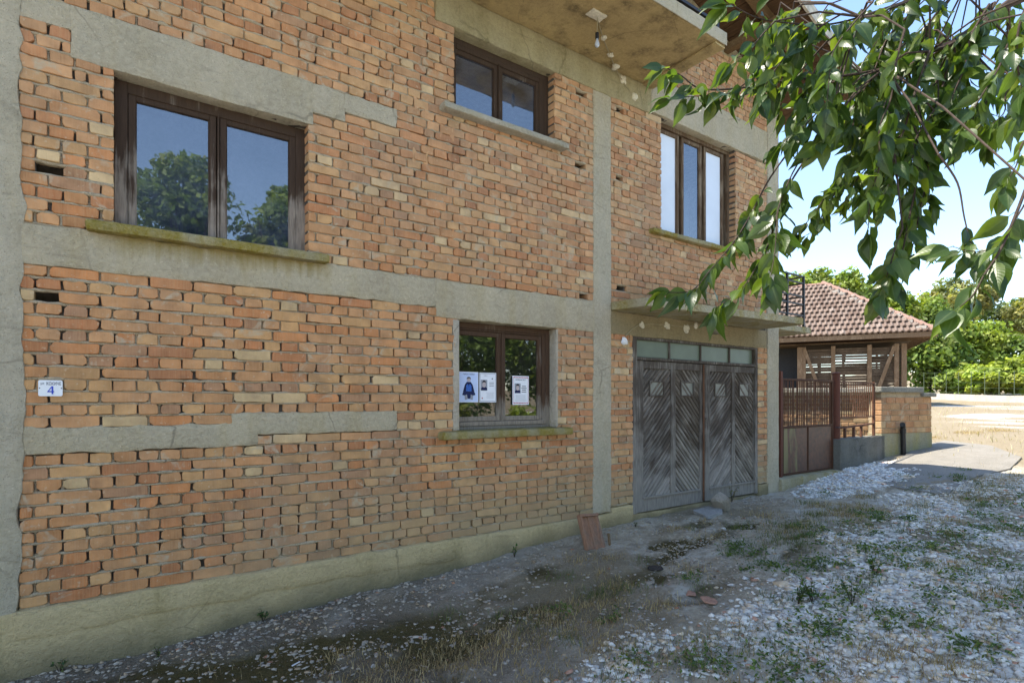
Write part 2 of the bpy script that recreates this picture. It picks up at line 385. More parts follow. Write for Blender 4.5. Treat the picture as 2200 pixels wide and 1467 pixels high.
M['blue'] = flat('blue_paint', (.01, .05, .46), .35, .5, var=0, bmp=0)
M['blue_ink'] = flat('blue_ink', (.05, .13, .42), .7, .2, var=.3, sc_=60, bmp=0)
M['navy'] = flat('navy_ink', (.015, .02, .07), .7, .2, var=.2, bmp=0)
M['skin_ink'] = flat('skin_ink', (.50, .40, .38), .7, .2, var=.2, sc_=80, bmp=0)
M['red_ink'] = flat('red_ink', (.45, .05, .05), .7, .2, var=.2, bmp=0)
M['bulb'] = flat('bulb_glass', (.45, .47, .5), .08, .6, var=.05, bmp=0)
M['globe'] = flat('globe_glass', (.20, .175, .115), .35, .5, var=.2, bmp=0)
M['plaster_blob'] = flat('gypsum', (.62, .57, .45), .9, .1, var=.2, sc_=40)
M['cable'] = flat('cable', (.33, .28, .17), .6, .3, var=.2)
M['roofwood'] = wood('roof_boards', (.10, .055, .028), (.18, .10, .05), (40, 3, 40), .5)
M['rafter'] = wood('rafter', (.17, .105, .05), (.25, .17, .09), (40, 40, 40), .5)
M['fascia'] = flat('fascia', (.50, .45, .36), .8, .2)
# ------------------------------------------------------------------ ground
def line_lin(segs):
    out = []
    for a, b, n in segs: out += list(np.linspace(a, b, n, endpoint=False))
    return np.array(out + [segs[-1][1]])
gx = line_lin([(-60, -10, 12), (-10, -1, 20), (-1, 12, 240), (12, 20, 60), (20, 45, 60), (45, 140, 20)])
gy = line_lin([(-90, -20, 18), (-20, -5, 34), (-5, .3, 110), (.3, 12, 40), (12, 90, 18)])
GX, GY = np.meshgrid(gx, gy, indexing='ij')
def edge_poly(P, X): return np.interp(X, [p[0] for p in P], [p[1] for p in P])
# near edge of the white limestone gravel (Y as a function of X)
GE = [(.2, -2.6), (1.4, -1.75), (2.0, -2.05), (2.75, -1.75), (3.4, -2.0), (4.0, -1.72), (5.2, -1.9), (6.1, -1.42), (7.4, -1.6), (8.6, -1.25), (10.0, -1.9), (11.2, -2.2), (13, -2.6), (30, -3)]
def gravel_amt(X, Y):
    e = edge_poly(GE, X) + (fbm(X*1.1, Y*1.1, 0, 3)-.5)*.9
    g = np.clip((e - Y)/.35, 0, 1) * np.clip((12.2 - X)/1.2, 0, 1)
    g *= np.clip((fbm(X*1.1, Y*1.1, 0, 91)-.38)/.10, .12, 1)
    dust = np.clip(1 - np.hypot((X-9.9)/2.2, (Y+.55)/.62)**2, 0, 1)*1.6   # white dust heap by the gate
    far = np.clip(1-np.abs((X-20.5-(Y+.5)*.6)/4.2), 0, 1)*2*np.clip((Y+11)/3, 0, 1)*np.clip((2.5-Y)/2, 0, 1)
    far2 = np.clip(1-np.abs((X-27.0-(Y+.5)*.5)/2.4), 0, 1)*1.6*np.clip((6-Y)/2, 0, 1)
    road = np.clip((-4.4-Y)/.5, 0, 1)*np.clip((Y+9.5)/.8, 0, 1)*np.clip((16-X)/3, 0, 1)*np.clip((X+25)/4, 0, 1)*1.5  # unseen pale strip behind the camera, added to bounce sun onto the facade
    dust = np.maximum(dust, road)
    fn = np.clip((fbm(X*.9, Y*.45, 0, 55)-.30)*3.2, 0, 1)
    return np.clip(g, 0, 1), np.clip(np.maximum(np.maximum(dust, far*fn*.72), far2*fn*.72), 0, 1)
def moss_amt(X, Y):                                # damp moss runs beside the wall
    c = np.interp(X, [-.5, .08, .54, 1.2, 1.8, 2.75, 3.5, 5.1, 6.0, 8], [-.30, -.42, -.66, -.90, -1.0, -1.08, -1.15, -.85, -.8, -.8])
    m = np.exp(-((Y-c)/np.interp(X, [0, 2, 4], [.24, .34, .30]))**2) * np.clip((7.6-X)/2.5, 0, 1) * np.clip(1.05-(X-1)*.13, .25, 1)
    return np.clip(m*1.2 + (fbm(X*2.6, Y*4.2, 0, 44)-.56)*2.4*np.clip(m*3, 0, 1) + np.clip((fbm(X*1.9, Y*3.4, 0, 144)-.57)*6, 0, .75)*np.clip((8.5-X)/1.5, 0, 1)*np.clip((Y+2.2)/.5, 0, 1)*np.clip((-.25-Y)/.25, 0, 1), 0, 1)
def gz(X, Y):
    X = np.asarray(X, float); Y = np.asarray(Y, float)
    near = np.clip((14-X)/4, 0, 1)*np.clip((Y+8)/3, 0, 1)
    z = hgt(X) + (fbm(X*.7, Y*.7, 0, 5)-.5)*.10*near*np.clip(-Y/.6, 0, 1) + (fbm(X*5, Y*5, 0, 9)-.5)*.06*near + (vn(X*13, Y*13, 0, 19)-.5)*.026*near*np.clip(-Y/.1, 0, 1)
    z += .05*np.exp(-(Y/.35)**2)*np.clip(1-np.abs(X-3)/3, 0, 1)   # soil banked against the wall
    z -= moss_amt(X, Y)*.03*near
    far = np.clip((np.hypot(X-8, Y)-24)/30, 0, 1)
    return z + far*(fbm(X*.05, Y*.05, 0, 77)-.4)*2
GZ = gz(GX, GY)
gav, dus = gravel_amt(GX, GY); mos = moss_amt(GX, GY)
dry = np.clip((fbm(GX*.8, GY*.8, 0, 21)-.44)*5, 0, 1)*np.clip((GX-1)/2, 0, 1)
dry = np.maximum(dry, np.clip((GX-11)/1.5, 0, 1))
nx_, ny_ = GX.shape
q = (np.arange(nx_-1)[:, None]*ny_ + np.arange(ny_-1)[None]).ravel()
gme = fast('ground', np.stack([GX.ravel(), GY.ravel(), GZ.ravel()], 1), np.stack([q, q+ny_, q+ny_+1, q+1], 1))
vcol(gme, np.stack([gav.ravel(), mos.ravel(), dry.ravel(), dus.ravel()], 1), 'zone'); smooth(gme)
def ground_mat():
    t = NT('ground'); zn = t.attr('zone'); s = t.n('ShaderNodeSeparateColor'); t.put(s.inputs[0], zn.outputs['Color'])
    n1 = t.noise(3, 6); n2 = t.noise(22, 6, rough=.7); n3 = t.noise(90, 4, rough=.7); cell = t.vor(42)
    c = t.mix(t.ramp(n1, .3, .7), (.39, .33, .235), (.50, .435, .325))
    c = t.mix(t.ramp(n2, .42, .72, 0, .7), c, (.23, .19, .135))
    c = t.mix(t.ramp(n3, .60, .72, 0, .6), c, (.42, .41, .38))
    c = t.mix(t.ramp(t.noise((1.1, 2.2, 1), 6, dist=.5), .50, .66, 0, .65), c, (.55, .52, .45))
    c = t.mix(t.ramp(t.noise((4.5, 7, 4), 5, dist=.8), .50, .64, 0, .6), c, (.22, .175, .115))
    c = t.mix(t.ramp(t.noise(9, 4, dist=.4), .58, .66, 0, .5), c, (.58, .55, .48))
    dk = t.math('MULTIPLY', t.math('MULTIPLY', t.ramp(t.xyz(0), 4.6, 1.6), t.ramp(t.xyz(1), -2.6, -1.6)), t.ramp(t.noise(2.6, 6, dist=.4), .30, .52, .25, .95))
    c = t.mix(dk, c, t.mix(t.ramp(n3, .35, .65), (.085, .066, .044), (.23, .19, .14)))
    def th(v, n, a=.25): return t.ramp(t.math('ADD', v, t.ramp(n, 0, 1, -.5, .5)), .5-a, .5+a)
    moss = t.mix(t.ramp(n3, .3, .7), (.042, .033, .013), (.125, .100, .040))
    c = t.mix(th(s.outputs[1], t.math('ADD', t.math('MULTIPLY', n2, .6), t.math('MULTIPLY', n3, .4)), .26), c, moss)
    dryc = t.mix(t.ramp(n3, .3, .7), (.19, .15, .095), (.31, .255, .165))
    c = t.mix(t.math('MULTIPLY', th(s.outputs[2], n2), .85), c, dryc)
    st = t.mix(t.ramp(cell, .05, .5), (.72, .69, .63), (.40, .37, .31))
    c = t.mix(t.math('MULTIPLY', th(s.outputs[0], n2), .8), c, st)
    c = t.mix(th(zn.outputs['Alpha'], n2, .2), c, t.mix(t.ramp(n2, .35, .65), (.48, .46, .42), (.76, .74, .70)))
    t.bump(t.math('ADD', t.math('MULTIPLY', n2, 1.2), t.math('ADD', n3, t.math('MULTIPLY', cell, -.5))), .03, .7)
    return t.fin(c, .95, .1)
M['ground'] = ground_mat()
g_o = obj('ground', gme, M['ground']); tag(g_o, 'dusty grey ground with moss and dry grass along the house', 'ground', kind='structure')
# concrete apron beyond the gate
ap = [gnd(*p) for p in ((1850, 1038), (1945, 1054), (2036, 1067), (2060, 1044), (2100, 1026), (2170, 1010), (2195, 985), (2130, 960), (2030, 949), (1975, 960), (1938, 985), (1900, 1008))]
m = MB(); n = len(ap)
V = [(p.x, p.y, p.z+.030) for p in ap] + [(p.x, p.y, p.z-.25) for p in ap]
m.add(V, [tuple(range(n))] + [(i, i+n, (i+1) % n+n, (i+1) % n) for i in range(n)])
M['apron'] = concrete('apron_concrete', (.25, .23, .195), (.20, .185, .155), (.18, .16, .125), .4)
tag(m.build('concrete_apron', M['apron']), 'flat worn concrete slab on the ground before the low brick wall', 'pavement', kind='structure')
# ------------------------------------------------------------------ the house
house = thing('brick_house', (3.6, 0, .2), 'two storey unplastered orange brick house with grey concrete frame and balcony', 'house')
H0 = WL[house.name]
def X0(x, Y=0.0): return at(x, 859, Y).x
COL1, COL2, COL3 = (-1.3, -.40), (4.37, 4.635), (7.84, 8.14)
ZB, CH = .39, .0777                                # first course and course height
ROOFM, ROOFZ = .314, 6.57                          # the roof falls towards +X
def roofz(x): return ROOFZ - ROOFM*(x-6.92)
# openings x0, x1, z0, z1
OPEN = [(.07, 1.31, 2.79, 3.80), (2.62, 3.815, 4.31, 5.05), (2.655, 3.845, 1.36, 2.40), (5.50, 7.05, 3.68, 5.09), (5.0, 7.60, .2, 2.40)]
# concrete seen in the facade x0, x1, z0, z1
CONC = [(-1.3, -.40, -.2, 6.3), (4.37, 4.635, .1, 5.06), (7.84, 8.14, .1, 6.3),
        (-.40, 2.45, 2.49, 2.735), (2.45, 4.37, 2.40, 2.735), (4.635, 7.84, 2.40, 2.735),
        (-.40, -.15, 3.98, 4.136), (-.15, 1.33, 3.80, 4.136), (1.33, 1.60, 3.902, 4.136), (1.60, 2.05, 3.98, 4.136),
        (-.40, .78, 1.322, 1.478), (.78, .93, 1.322, 1.5555), (.93, 2.055, 1.400, 1.5555),
        (2.42, 5.30, 5.05, 5.36), (5.30, 7.84, 5.09, 5.534), (-1.3, 4.9, -.2, .385), (7.6, 7.9, -.2, .44), (4.6, 5.0, -.2, .44)]
HOLES = [at(108, 360), at(100, 630), at(1252, 200), at(1250, 355), at(1332, 240), at(1331, 380), at(1334, 622), at(1254, 640)]
PAL = [((.50, .25, .110), 6), ((.50, .215, .085), 3), ((.53, .31, .14), 4.0), ((.43, .18, .078), 1.8), ((.58, .43, .235), 1.4), ((.39, .215, .12), 1.8), ((.51, .275, .13), 6)]
PW = np.array([p[1] for p in PAL]); PW = PW/PW.sum()
def brick_geo(x0, x1, z0, z1, r, yf=0.0, depth=.12, chip=.24):
    """ten-sided worn brick face with a soft edge, sides running back"""
    hw, hh = (x1-x0)/2, (z1-z0)/2; cx, cz = (x0+x1)/2, (z0+z1)/2
    P = []
    for sx, sz in ((-1, -1), (1, -1), (1, 1), (-1, 1)):
        k = r.uniform(.003, .011)
        if r.random() < chip: k = r.uniform(.012, .026)
        k = min(k, hw*.6, hh*.6); k2 = k*r.uniform(.6, 1.4); k2 = min(k2, hh*.6)
        a = (sx*hw, sz*(hh-k2)); b = (sx*(hw-k), sz*hh)
        P += [a, b] if sx*sz > 0 else [b, a]
    # mid points on the long edges
    Q = []
    for i, p in enumerate(P):
        Q.append(p)
        nx = P[(i+1) % 8]
        if abs(p[0]-nx[0]) > hw*.9: Q.append(((p[0]+nx[0])/2 + r.uniform(-.3, .3)*hw, p[1]))
    rz = r.gauss(0, .010); Q = [(u+r.uniform(-.0032, .0032), v+u*rz+r.uniform(-.0036, .0032)) for u, v in Q]
    n = len(Q); tx, tz = r.uniform(-.03, .03), r.uniform(-.09, .09); ins = r.uniform(.0018, .0042)
    V = []
    for u, v in Q: V.append((cx+u, yf+depth, cz+v))
    for u, v in Q: V.append((cx+u, yf+.0045+tx*u+tz*v+r.uniform(0, .002), cz+v))
    for u, v in Q: V.append((cx+u*(1-ins/hw), yf+tx*u+tz*v+r.uniform(-.001, .001), cz+v*(1-ins/hh)))
    Fs = []
    for a in (0, n):
        for i in range(n): j = (i+1) % n; Fs.append((a+i, a+j, a+n+j, a+n+i))
    Fs.append(tuple(range(2*n, 3*n)))
    return V, Fs
def pick_col(r, x, z):
    c = np.array(PAL[r.choices(range(len(PAL)), PW)[0]][0]); g = c.mean()
    up = min(1, max(0, (z-2.6)/1.2))*.18 + min(1, max(0, (x-1)/4))*.14
    c = c*(1-up) + (g*np.array([1.28, .98, .72])*1.08)*up
    return c*r.uniform(.88, 1.10)
def blocked(z0, z1):
    zc = (z0+z1)/2; iv = []
    for a, b, c, d in OPEN + CONC:
        if c < zc < d: iv.append((a, b))
    return sorted(iv)
def free(z0, z1, lo=-.40, hi=7.84):
    out = []; x = lo
    for a, b in blocked(z0, z1):
        if a > x: out.append((x, min(a, hi)))
        x = max(x, b)
        if x >= hi: break
    if x < hi: out.append((x, hi))
    return [(a, b) for a, b in out if b-a > .02]
rb = random.Random(3)
bricks = []; beds = []; joints = []
rows = [(ZB+i*CH, i) for i in range(27)] + [(2.737+i*CH, i+27) for i in range(46)]
for z, i in rows:
    if z > 6.25: break
    for a, b in free(z, z+CH):
        beds.append((a, b, z)); stretch = (i % 2 == 0) if rb.random() > .06 else (i % 2 == 1)
        x = a; L = .2605 if stretch else .1305
        ph = 0.0 if stretch else .065
        k0 = math.floor((a-ph-.0)/L); x = a
        while x < b-.004:
            k0 += 1; nx = ph + k0*L + rb.uniform(-.006, .006)
            if z > 2.6 and rb.random() < .42 and stretch and x > a+.001: nx = x+.1305; k0 -= 1
            elif z > 2.6 and not stretch and rb.random() < .10: nx = x+.2605; k0 += 1
            if nx-x < .05: nx += L if not stretch else .13
            if b-nx < .05: nx = b
            nx = min(nx, b); g = rb.uniform(.0035, .0075)
            zl = z+rb.uniform(.006, .012)
            if a < x and rb.random() < .03: g = .014
            cxm, czm = (x+nx)/2, z+CH/2
            hole = False
            for h in HOLES:
                if abs(h.z-czm) < CH*.52 and x < h.x+.055 and nx > h.x-.055:
                    hole = True
                    if h.x-.06-x > .05: bricks.append((x+g, h.x-.06, zl, z+CH-.001))
                    if nx-(h.x+.06) > .05: bricks.append((h.x+.06, nx-g, zl, z+CH-.001))
            if not hole: bricks.append((x + (g if x > a+.001 else .001), nx - (g if nx < b-.001 else .001), zl + rb.uniform(-.002, .003), z+CH-.001+rb.uniform(-.004, .002)))
            if nx < b-.01 and not hole and not any(abs(h.x-nx) < .10 and abs(h.z-czm) < .06 for h in HOLES) and rb.random() < .62: joints.append((nx, z))
            x = nx
geo = []
for (x0, x1, z0, z1) in bricks:
    u, v, d = px(((x0+x1)/2, 0, (z0+z1)/2))
    if d < .5 or u < -60 or v < -120 or u > 2260: continue
    yf = rb.gauss(0, .0028) + (.004 if rb.random() < .1 else 0)
    V, Fs = brick_geo(x0, x1, z0, z1, rb, yf)
    c = pick_col(rb, (x0+x1)/2, z0)
    un, vn_, dn = px((x0, 0, z0)); uf, vf, _ = px((x1, 0, z1))
    inside = 0 < u < 2200 and 0 < v < 1467
    geo.append((abs(uf-un)*abs(vf-vn_)*(1 if inside else 0), V, Fs, c))
geo.sort(key=lambda g: -g[0])
rest = MB()
for k, (_, V, Fs, c) in enumerate(geo):
    if k < 300:
        me = bpy.data.meshes.new('brick'); cen = Vector(V[0])
        me.from_pydata([tuple(Vector(p)-cen) for p in V], [], Fs); vcol(me, [tuple(c)]*len(V)); me.update()
        obj('brick', me, M['brick'], house, cen-H0)
    else: rest.add(V, Fs, c)
tag(rest.build('brickwork', M['brick'], house), kind='stuff')
# mortar squeezed out of the bed joints, and some upright joints
m = MB(); V = []; Fs = []
for a, b, z in beds:
    n = max(2, int((b-a)/.026)); xs = np.linspace(a+.001, b-.001, n+1)
    yf = .0135 - .050*np.clip(fbm(xs*9, z*7, 0, 6)-.44, 0, 1) - .006*vn(xs*60, z*31, 0, 8)
    lo = z - .004 - .007*vn(xs*23, z*13, 2, 3); hi = z + .0085 + .010*vn(xs*23, z*13, 5, 4)
    base = len(V)
    for k in range(n+1): V += [(xs[k], .05, lo[k]), (xs[k], yf[k]+.006, lo[k]), (xs[k], yf[k], (lo[k]+hi[k])/2), (xs[k], yf[k]+.006, hi[k]), (xs[k], .05, hi[k])]
    for k in range(n):
        for e in range(4): q0 = base+k*5+e; Fs.append((q0, q0+5, q0+6, q0+1))
for x, z in joints:
    base = len(V); y = rb.uniform(.008, .022); t_ = z+.012; w_ = .009
    V += [(x-w_, y+.01, t_), (x, y, t_), (x+w_, y+.01, t_), (x-w_, y+.012, t_+CH-.016), (x, y+rb.uniform(0, .01), t_+CH-.014), (x+w_, y+.012, t_+CH-.016)]
    Fs += [(base, base+1, base+4, base+3), (base+1, base+2, base+5, base+4)]
m.add(V, Fs); tag(m.build('mortar', M['mortar'], house, sm=True), kind='stuff')
# the wall body behind the bricks, cut round the openings
def cells(x0, x1, z0, z1, ops):
    xs = sorted({x0, x1, *[v for o in ops for v in o[:2] if x0 < v < x1]}); zs = sorted({z0, z1, *[v for o in ops for v in o[2:] if z0 < v < z1]})
    for a, b in zip(xs, xs[1:]):
        for c, d in zip(zs, zs[1:]):
            if not any(o[0] < (a+b)/2 < o[1] and o[2] < (c+d)/2 < o[3] for o in ops): yield a, b, c, d
OP2 = [(a-.004, b+.004, c-.004, d+.004) for a, b, c, d in OPEN]
HO = [(h.x-.07, h.x+.07, h.z-.05, h.z+.05) for h in HOLES]
m = MB()
for a, b, c, d in cells(-1.2, 8.12, -.2, 6.15, OP2 + HO): m.box((a, .032, c), (b, .25, d))
for a, b, c, d in HO: m.box((a, .16, c), (b, .25, d))
m.build('wall_core', M['joint'], house)
box('side_wall', (8.10, .26, -.2), (8.13, 9, 6.1), M['conc_col'], house)
box('rear_wall', (-7.8, 9, -.2), (8.13, 9.2, 6.1), M['conc'], house)
box('side_wall', (-7.8, .0, -.2), (-7.6, 9, 6.1), M['conc'], house)
box('front_wall', (-7.6, .0, -.2), (-1.31, .2, 6.1), M['conc'], house)
m = MB()                                           # rooms behind the windows
for z0, z1 in ((.3, 2.45), (2.72, 5.2)):
    for x0, x1 in ((-.6, 2.3), (2.34, 4.5), (4.6, 8.0)):
        m.add([(x0, .26, z0), (x1, .26, z0), (x1, 3.6, z0), (x0, 3.6, z0), (x0, .26, z1), (x1, .26, z1), (x1, 3.6, z1), (x0, 3.6, z1)], [(0, 1, 2, 3), (7, 6, 5, 4), (3, 2, 6, 7), (0, 3, 7, 4), (2, 1, 5, 6)])
m.build('room', M['room'], house)
# concrete frame
A = (.011, .0035, .011)
rough('column', (-1.3, -.014, -.2), (-.385, .25, 6.3), M['conc_col'], house, amp=(.045, .006, .01), freq=6, seed=1)
rough('column', (4.36, -.008, .40), (4.643, .25, 5.06), M['conc_col'], house, amp=(.010, .003, .01), freq=16, seed=2)
rough('column', (7.83, -.016, .0), (8.14, .30, 6.3), M['conc_col'], house, amp=(.010, .003, .01), freq=12, seed=3)
rough('floor_beam', (-.40, -.009, 2.485), (2.44, .25, 2.74), M['beam_stain'], house, amp=(.008, .0035, .014), freq=12, seed=4)
rough('floor_beam', (2.42, -.012, 2.398), (4.38, .25, 2.74), M['conc'], house, amp=A, seed=5)
rough('lintel', (-.40, -.010, 3.975), (-.14, .25, 4.14), M['conc_col'], house, amp=(.012, .0035, .016), seed=6)
rough('lintel', (-.16, -.013, 3.80), (1.345, .25, 4.145), M['conc_col'], house, amp=(.012, .0035, .007), seed=7)
rough('lintel', (1.33, -.010, 3.900), (1.61, .25, 4.14), M['conc_col'], house, amp=(.014, .0035, .012), seed=8)
rough('lintel', (1.59, -.013, 3.978), (2.055, .25, 4.14), M['conc_col'], house, amp=A, seed=9)
rough('band', (-.40, -.008, 1.318), (.80, .25, 1.492), M['conc'], house, amp=(.012, .0035, .018), seed=10)
rough('band', (.76, -.011, 1.318), (.95, .25, 1.57), M['conc'], house, amp=(.014, .0035, .014), seed=11)
rough('band', (.93, -.008, 1.396), (2.06, .25, 1.57), M['conc'], house, amp=(.009, .003, .011), seed=12)
rough('upper_beam', (2.42, -.018, 5.05), (5.31, .25, 5.37), M['beam_dull'], house, amp=(.012, .005, .010), seed=13)
rough('lintel', (5.30, -.010, 5.09), (7.84, .25, 5.545), M['conc_col'], house, amp=A, seed=14)
rough('lintel', (4.636, -.004, 2.398), (7.835, .25, 2.665), M['door_lintel'], house, amp=(.006, .003, .006), seed=15)
rough('plinth', (-1.28, -.020, -.25), (4.99, .25, .392), M['plinth'], house, amp=(.01, .008, .012), freq=7, seed=16)
rough('plinth_top', (-.45, -.032, .215), (2.6, .2, .393), M['plinth'], house, amp=(.05, .008, .022), freq=5, seed=36)
rough('plinth', (7.60, -.020, -.1), (7.85, .25, .45), M['plinth'], house, amp=A, seed=17)
rough('plinth', (4.64, -.014, .30), (4.996, .25, .452), M['plinth'], house, amp=(.004, .006, .010), seed=37)
rough('threshold', (5.0, .02, -.1), (7.60, .25, .325), M['plinth'], house, amp=A, seed=18)
# ---- windows
def window(x0, x1, z0, z1, y, panes, zp, fw, mat, gmat, label=None, inner=.022, extra=()):
    """outer frame, sashes round each pane, panes; panes = list of (xa, xb), zp = (za, zb)"""
    m = MB(); d = .07
    m.box((x0, y, z0), (x0+fw, y+d, z1), None, .004).box((x1-fw, y, z0), (x1, y+d, z1), None, .004)
    m.box((x0+fw-.002, y+.002, z1-fw), (x1-fw+.002, y+d, z1), None, .004).box((x0+fw-.002, y+.002, z0), (x1-fw+.002, y+d, z0+fw*.6), None, .004)
    wo = m.build('window', mat, house)
    if label: wo['label'] = label
    for a, b in panes:
        s = MB(); za, zb = zp; k = .045; q = y+.012
        s.box((a-k, q, za-k), (a, q+.045, zb+k), None, .004).box((b, q, za-k), (b+k, q+.045, zb+k), None, .004)
        s.box((a-.001, q+.002, zb), (b+.001, q+.045, zb+k), None, .004).box((a-.001, q+.002, za-k), (b+.001, q+.045, za), None, .004)
        for e in (a, b-.006): s.box((e, q+.012, za), (e+.006, q+.030, zb))
        s.build('sash', mat, wo)
        g = MB(); nx, nz = 6, 6                     # slightly wavy old glass
        g.add([(a+(b-a)*i/nx, q+.022, za+(zb-za)*j/nz) for i in range(nx+1) for j in range(nz+1)], [(i*(nz+1)+j, (i+1)*(nz+1)+j, (i+1)*(nz+1)+j+1, i*(nz+1)+j+1) for i in range(nx) for j in range(nz)])
        g.build('pane', gmat[len([c for c in wo.children if c.name.startswith('pane')])] if isinstance(gmat, list) else gmat, wo, sm=True)
    for lo, hi in extra: MB().box(lo, hi, None, .004).build('mullion', mat, wo)
    return wo
Y1 = .10
w1 = window(.072, 1.318, 2.80, 3.80, Y1, [(.194, .640), (.752, 1.20)], (2.845, 3.69), .075, M['frame'], M['glass'], 'two pane window with blackened flaking frame reflecting sky and tree', extra=[((.690, Y1-.006, 2.83), (.702, Y1+.05, 3.74))])
w2 = window(2.64, 3.81, 4.31, 5.05, Y1, [(2.70, 3.13), (3.235, 3.65)], (4.35, 4.91), .055, M['frame'], M['glass'], 'small dark window under the balcony', extra=[((3.176, Y1-.006, 4.34), (3.190, Y1+.05, 4.97)), ((3.695, Y1+.004, 4.32), (3.757, Y1+.06, 5.0)), ((2.70, Y1+.004, 4.955), (3.69, Y1+.06, 4.997))])
w4 = window(2.675, 3.83, 1.375, 2.395, Y1, [(2.735, 3.17), (3.268, 3.685)], (1.50, 2.275), .055, M['frame_low'], M['glass_low'], 'two pane brown window with papers stuck on its glass', extra=[((3.213, Y1-.006, 1.43), (3.226, Y1+.05, 2.32)), ((2.73, Y1-.004, 1.41), (3.775, Y1+.06, 1.452)), ((3.732, Y1+.004, 1.43), (3.774, Y1+.06, 2.34)), ((2.73, Y1+.004, 2.322), (3.73, Y1+.06, 2.338))])
xa = [X0(v, .12) for v in (1420, 1455, 1466, 1504, 1514, 1549)]
w3 = window(5.52, 7.06, 3.69, 5.09, Y1, [(xa[0]-.07, xa[1]-.02), (xa[2]+.02, xa[3]-.02), (xa[4]+.02, xa[5])], (3.72, 4.98), .05, M['frame_side'], [M['milk'], M['glass'], M['milk']], 'three pane window with frosted white outer panes')
m = MB(); pts = [(xa[2]+.03+.012*k, Y1+.10+.012*math.sin(k*1.9)) for k in range(18)]
m.add([(a, b, 3.7) for a, b in pts]+[(a, b, 4.36+.02*i/18) for i, (a, b) in enumerate(pts)], [(i, i+1, i+19, i+18) for i in range(17)])
m.build('curtain', M['curtain'], w3)
def sill(wo, xl, xr, zt, th, out, mat, seed, left_round=0):
    m = MB().rough((xl, -out, zt-th), (xr, .13, zt), cell=.025, amp=(.008, .005, .004), freq=16, seed=seed)
    return m.build('sill', mat, wo, sm=True)
p = at(182, 482, -.07); sill(w1, p.x, at(708, 560, -.07).x, 2.80, .07, .085, M['sill'], 41)
p = at(956, 240, -.10); sill(w2, p.x, at(1224, 330, -.10).x, 4.315, .06, .10, M['sill_grey'], 42)
p = at(952, 940, -.10); sill(w4, p.x, at(1232, 930, -.10).x, 1.375, .075, .10, M['sill'], 43)
p = at(1406, 505, -.08); sill(w3, p.x, 7.2, 3.695, .06, .08, M['sill'], 44)
for nm, lo, hi in (('jamb', (2.60, -.006, 1.375), (2.676, .17, 2.40)), ('jamb', (3.832, -.006, 1.375), (3.868, .17, 2.40))):
    rough(nm, lo, hi, M['jamb'], w4, amp=(.004, .002, .004), seed=47)
# ---- garage door
DX = [X0(v, .03) for v in (1362, 1372, 1509, 1517, 1625, 1631)]
zt0, zl1, zl0 = 2.40, 2.13, .335
m = MB(); y = .005
m.box((4.995, y, .33), (5.075, y+.12, 2.40), None, .005).box((7.545, y, .33), (7.605, y+.12, 2.40), None, .005)
m.box((5.07, y+.002, 2.37), (7.55, y+.12, 2.402), None, .005).box((5.07, y+.002, zl1), (7.55, y+.12, 2.165), None, .005)
gd = m.build('garage_door', M['door'], house); gd['label'] = 'weathered grey wooden double garage door with chevron planks and glazed strip above'
nst = [5.075] + [X0(v, .03) for v in (1440, 1507, 1569)] + [7.545]
for a, b in zip(nst, nst[1:]):
    box('transom_pane', (a+.012, y+.05, 2.167), (b-.012, y+.056, 2.372), M['green_glass'], gd)
for a in nst[1:-1]: box('glazing_bar', (a-.012, y+.03, 2.166), (a+.012, y+.075, 2.371), M['door'], gd, .003)
def clip(poly, f):
    out = []
    for i in range(len(poly)):
        a, b = poly[i], poly[(i+1) % len(poly)]; fa, fb = f(a), f(b)
        if fa >= 0: out.append(a)
        if fa*fb < 0: t = fa/(fa-fb); out.append((a[0]+(b[0]-a[0])*t, a[1]+(b[1]-a[1])*t))
    return out
leafx = [(5.082, X0(1510, .03)-.006, [(1382, 1441), (1451, 1503)]), (X0(1514, .03), 7.54, [(1525, 1572), (1579, 1620)])]
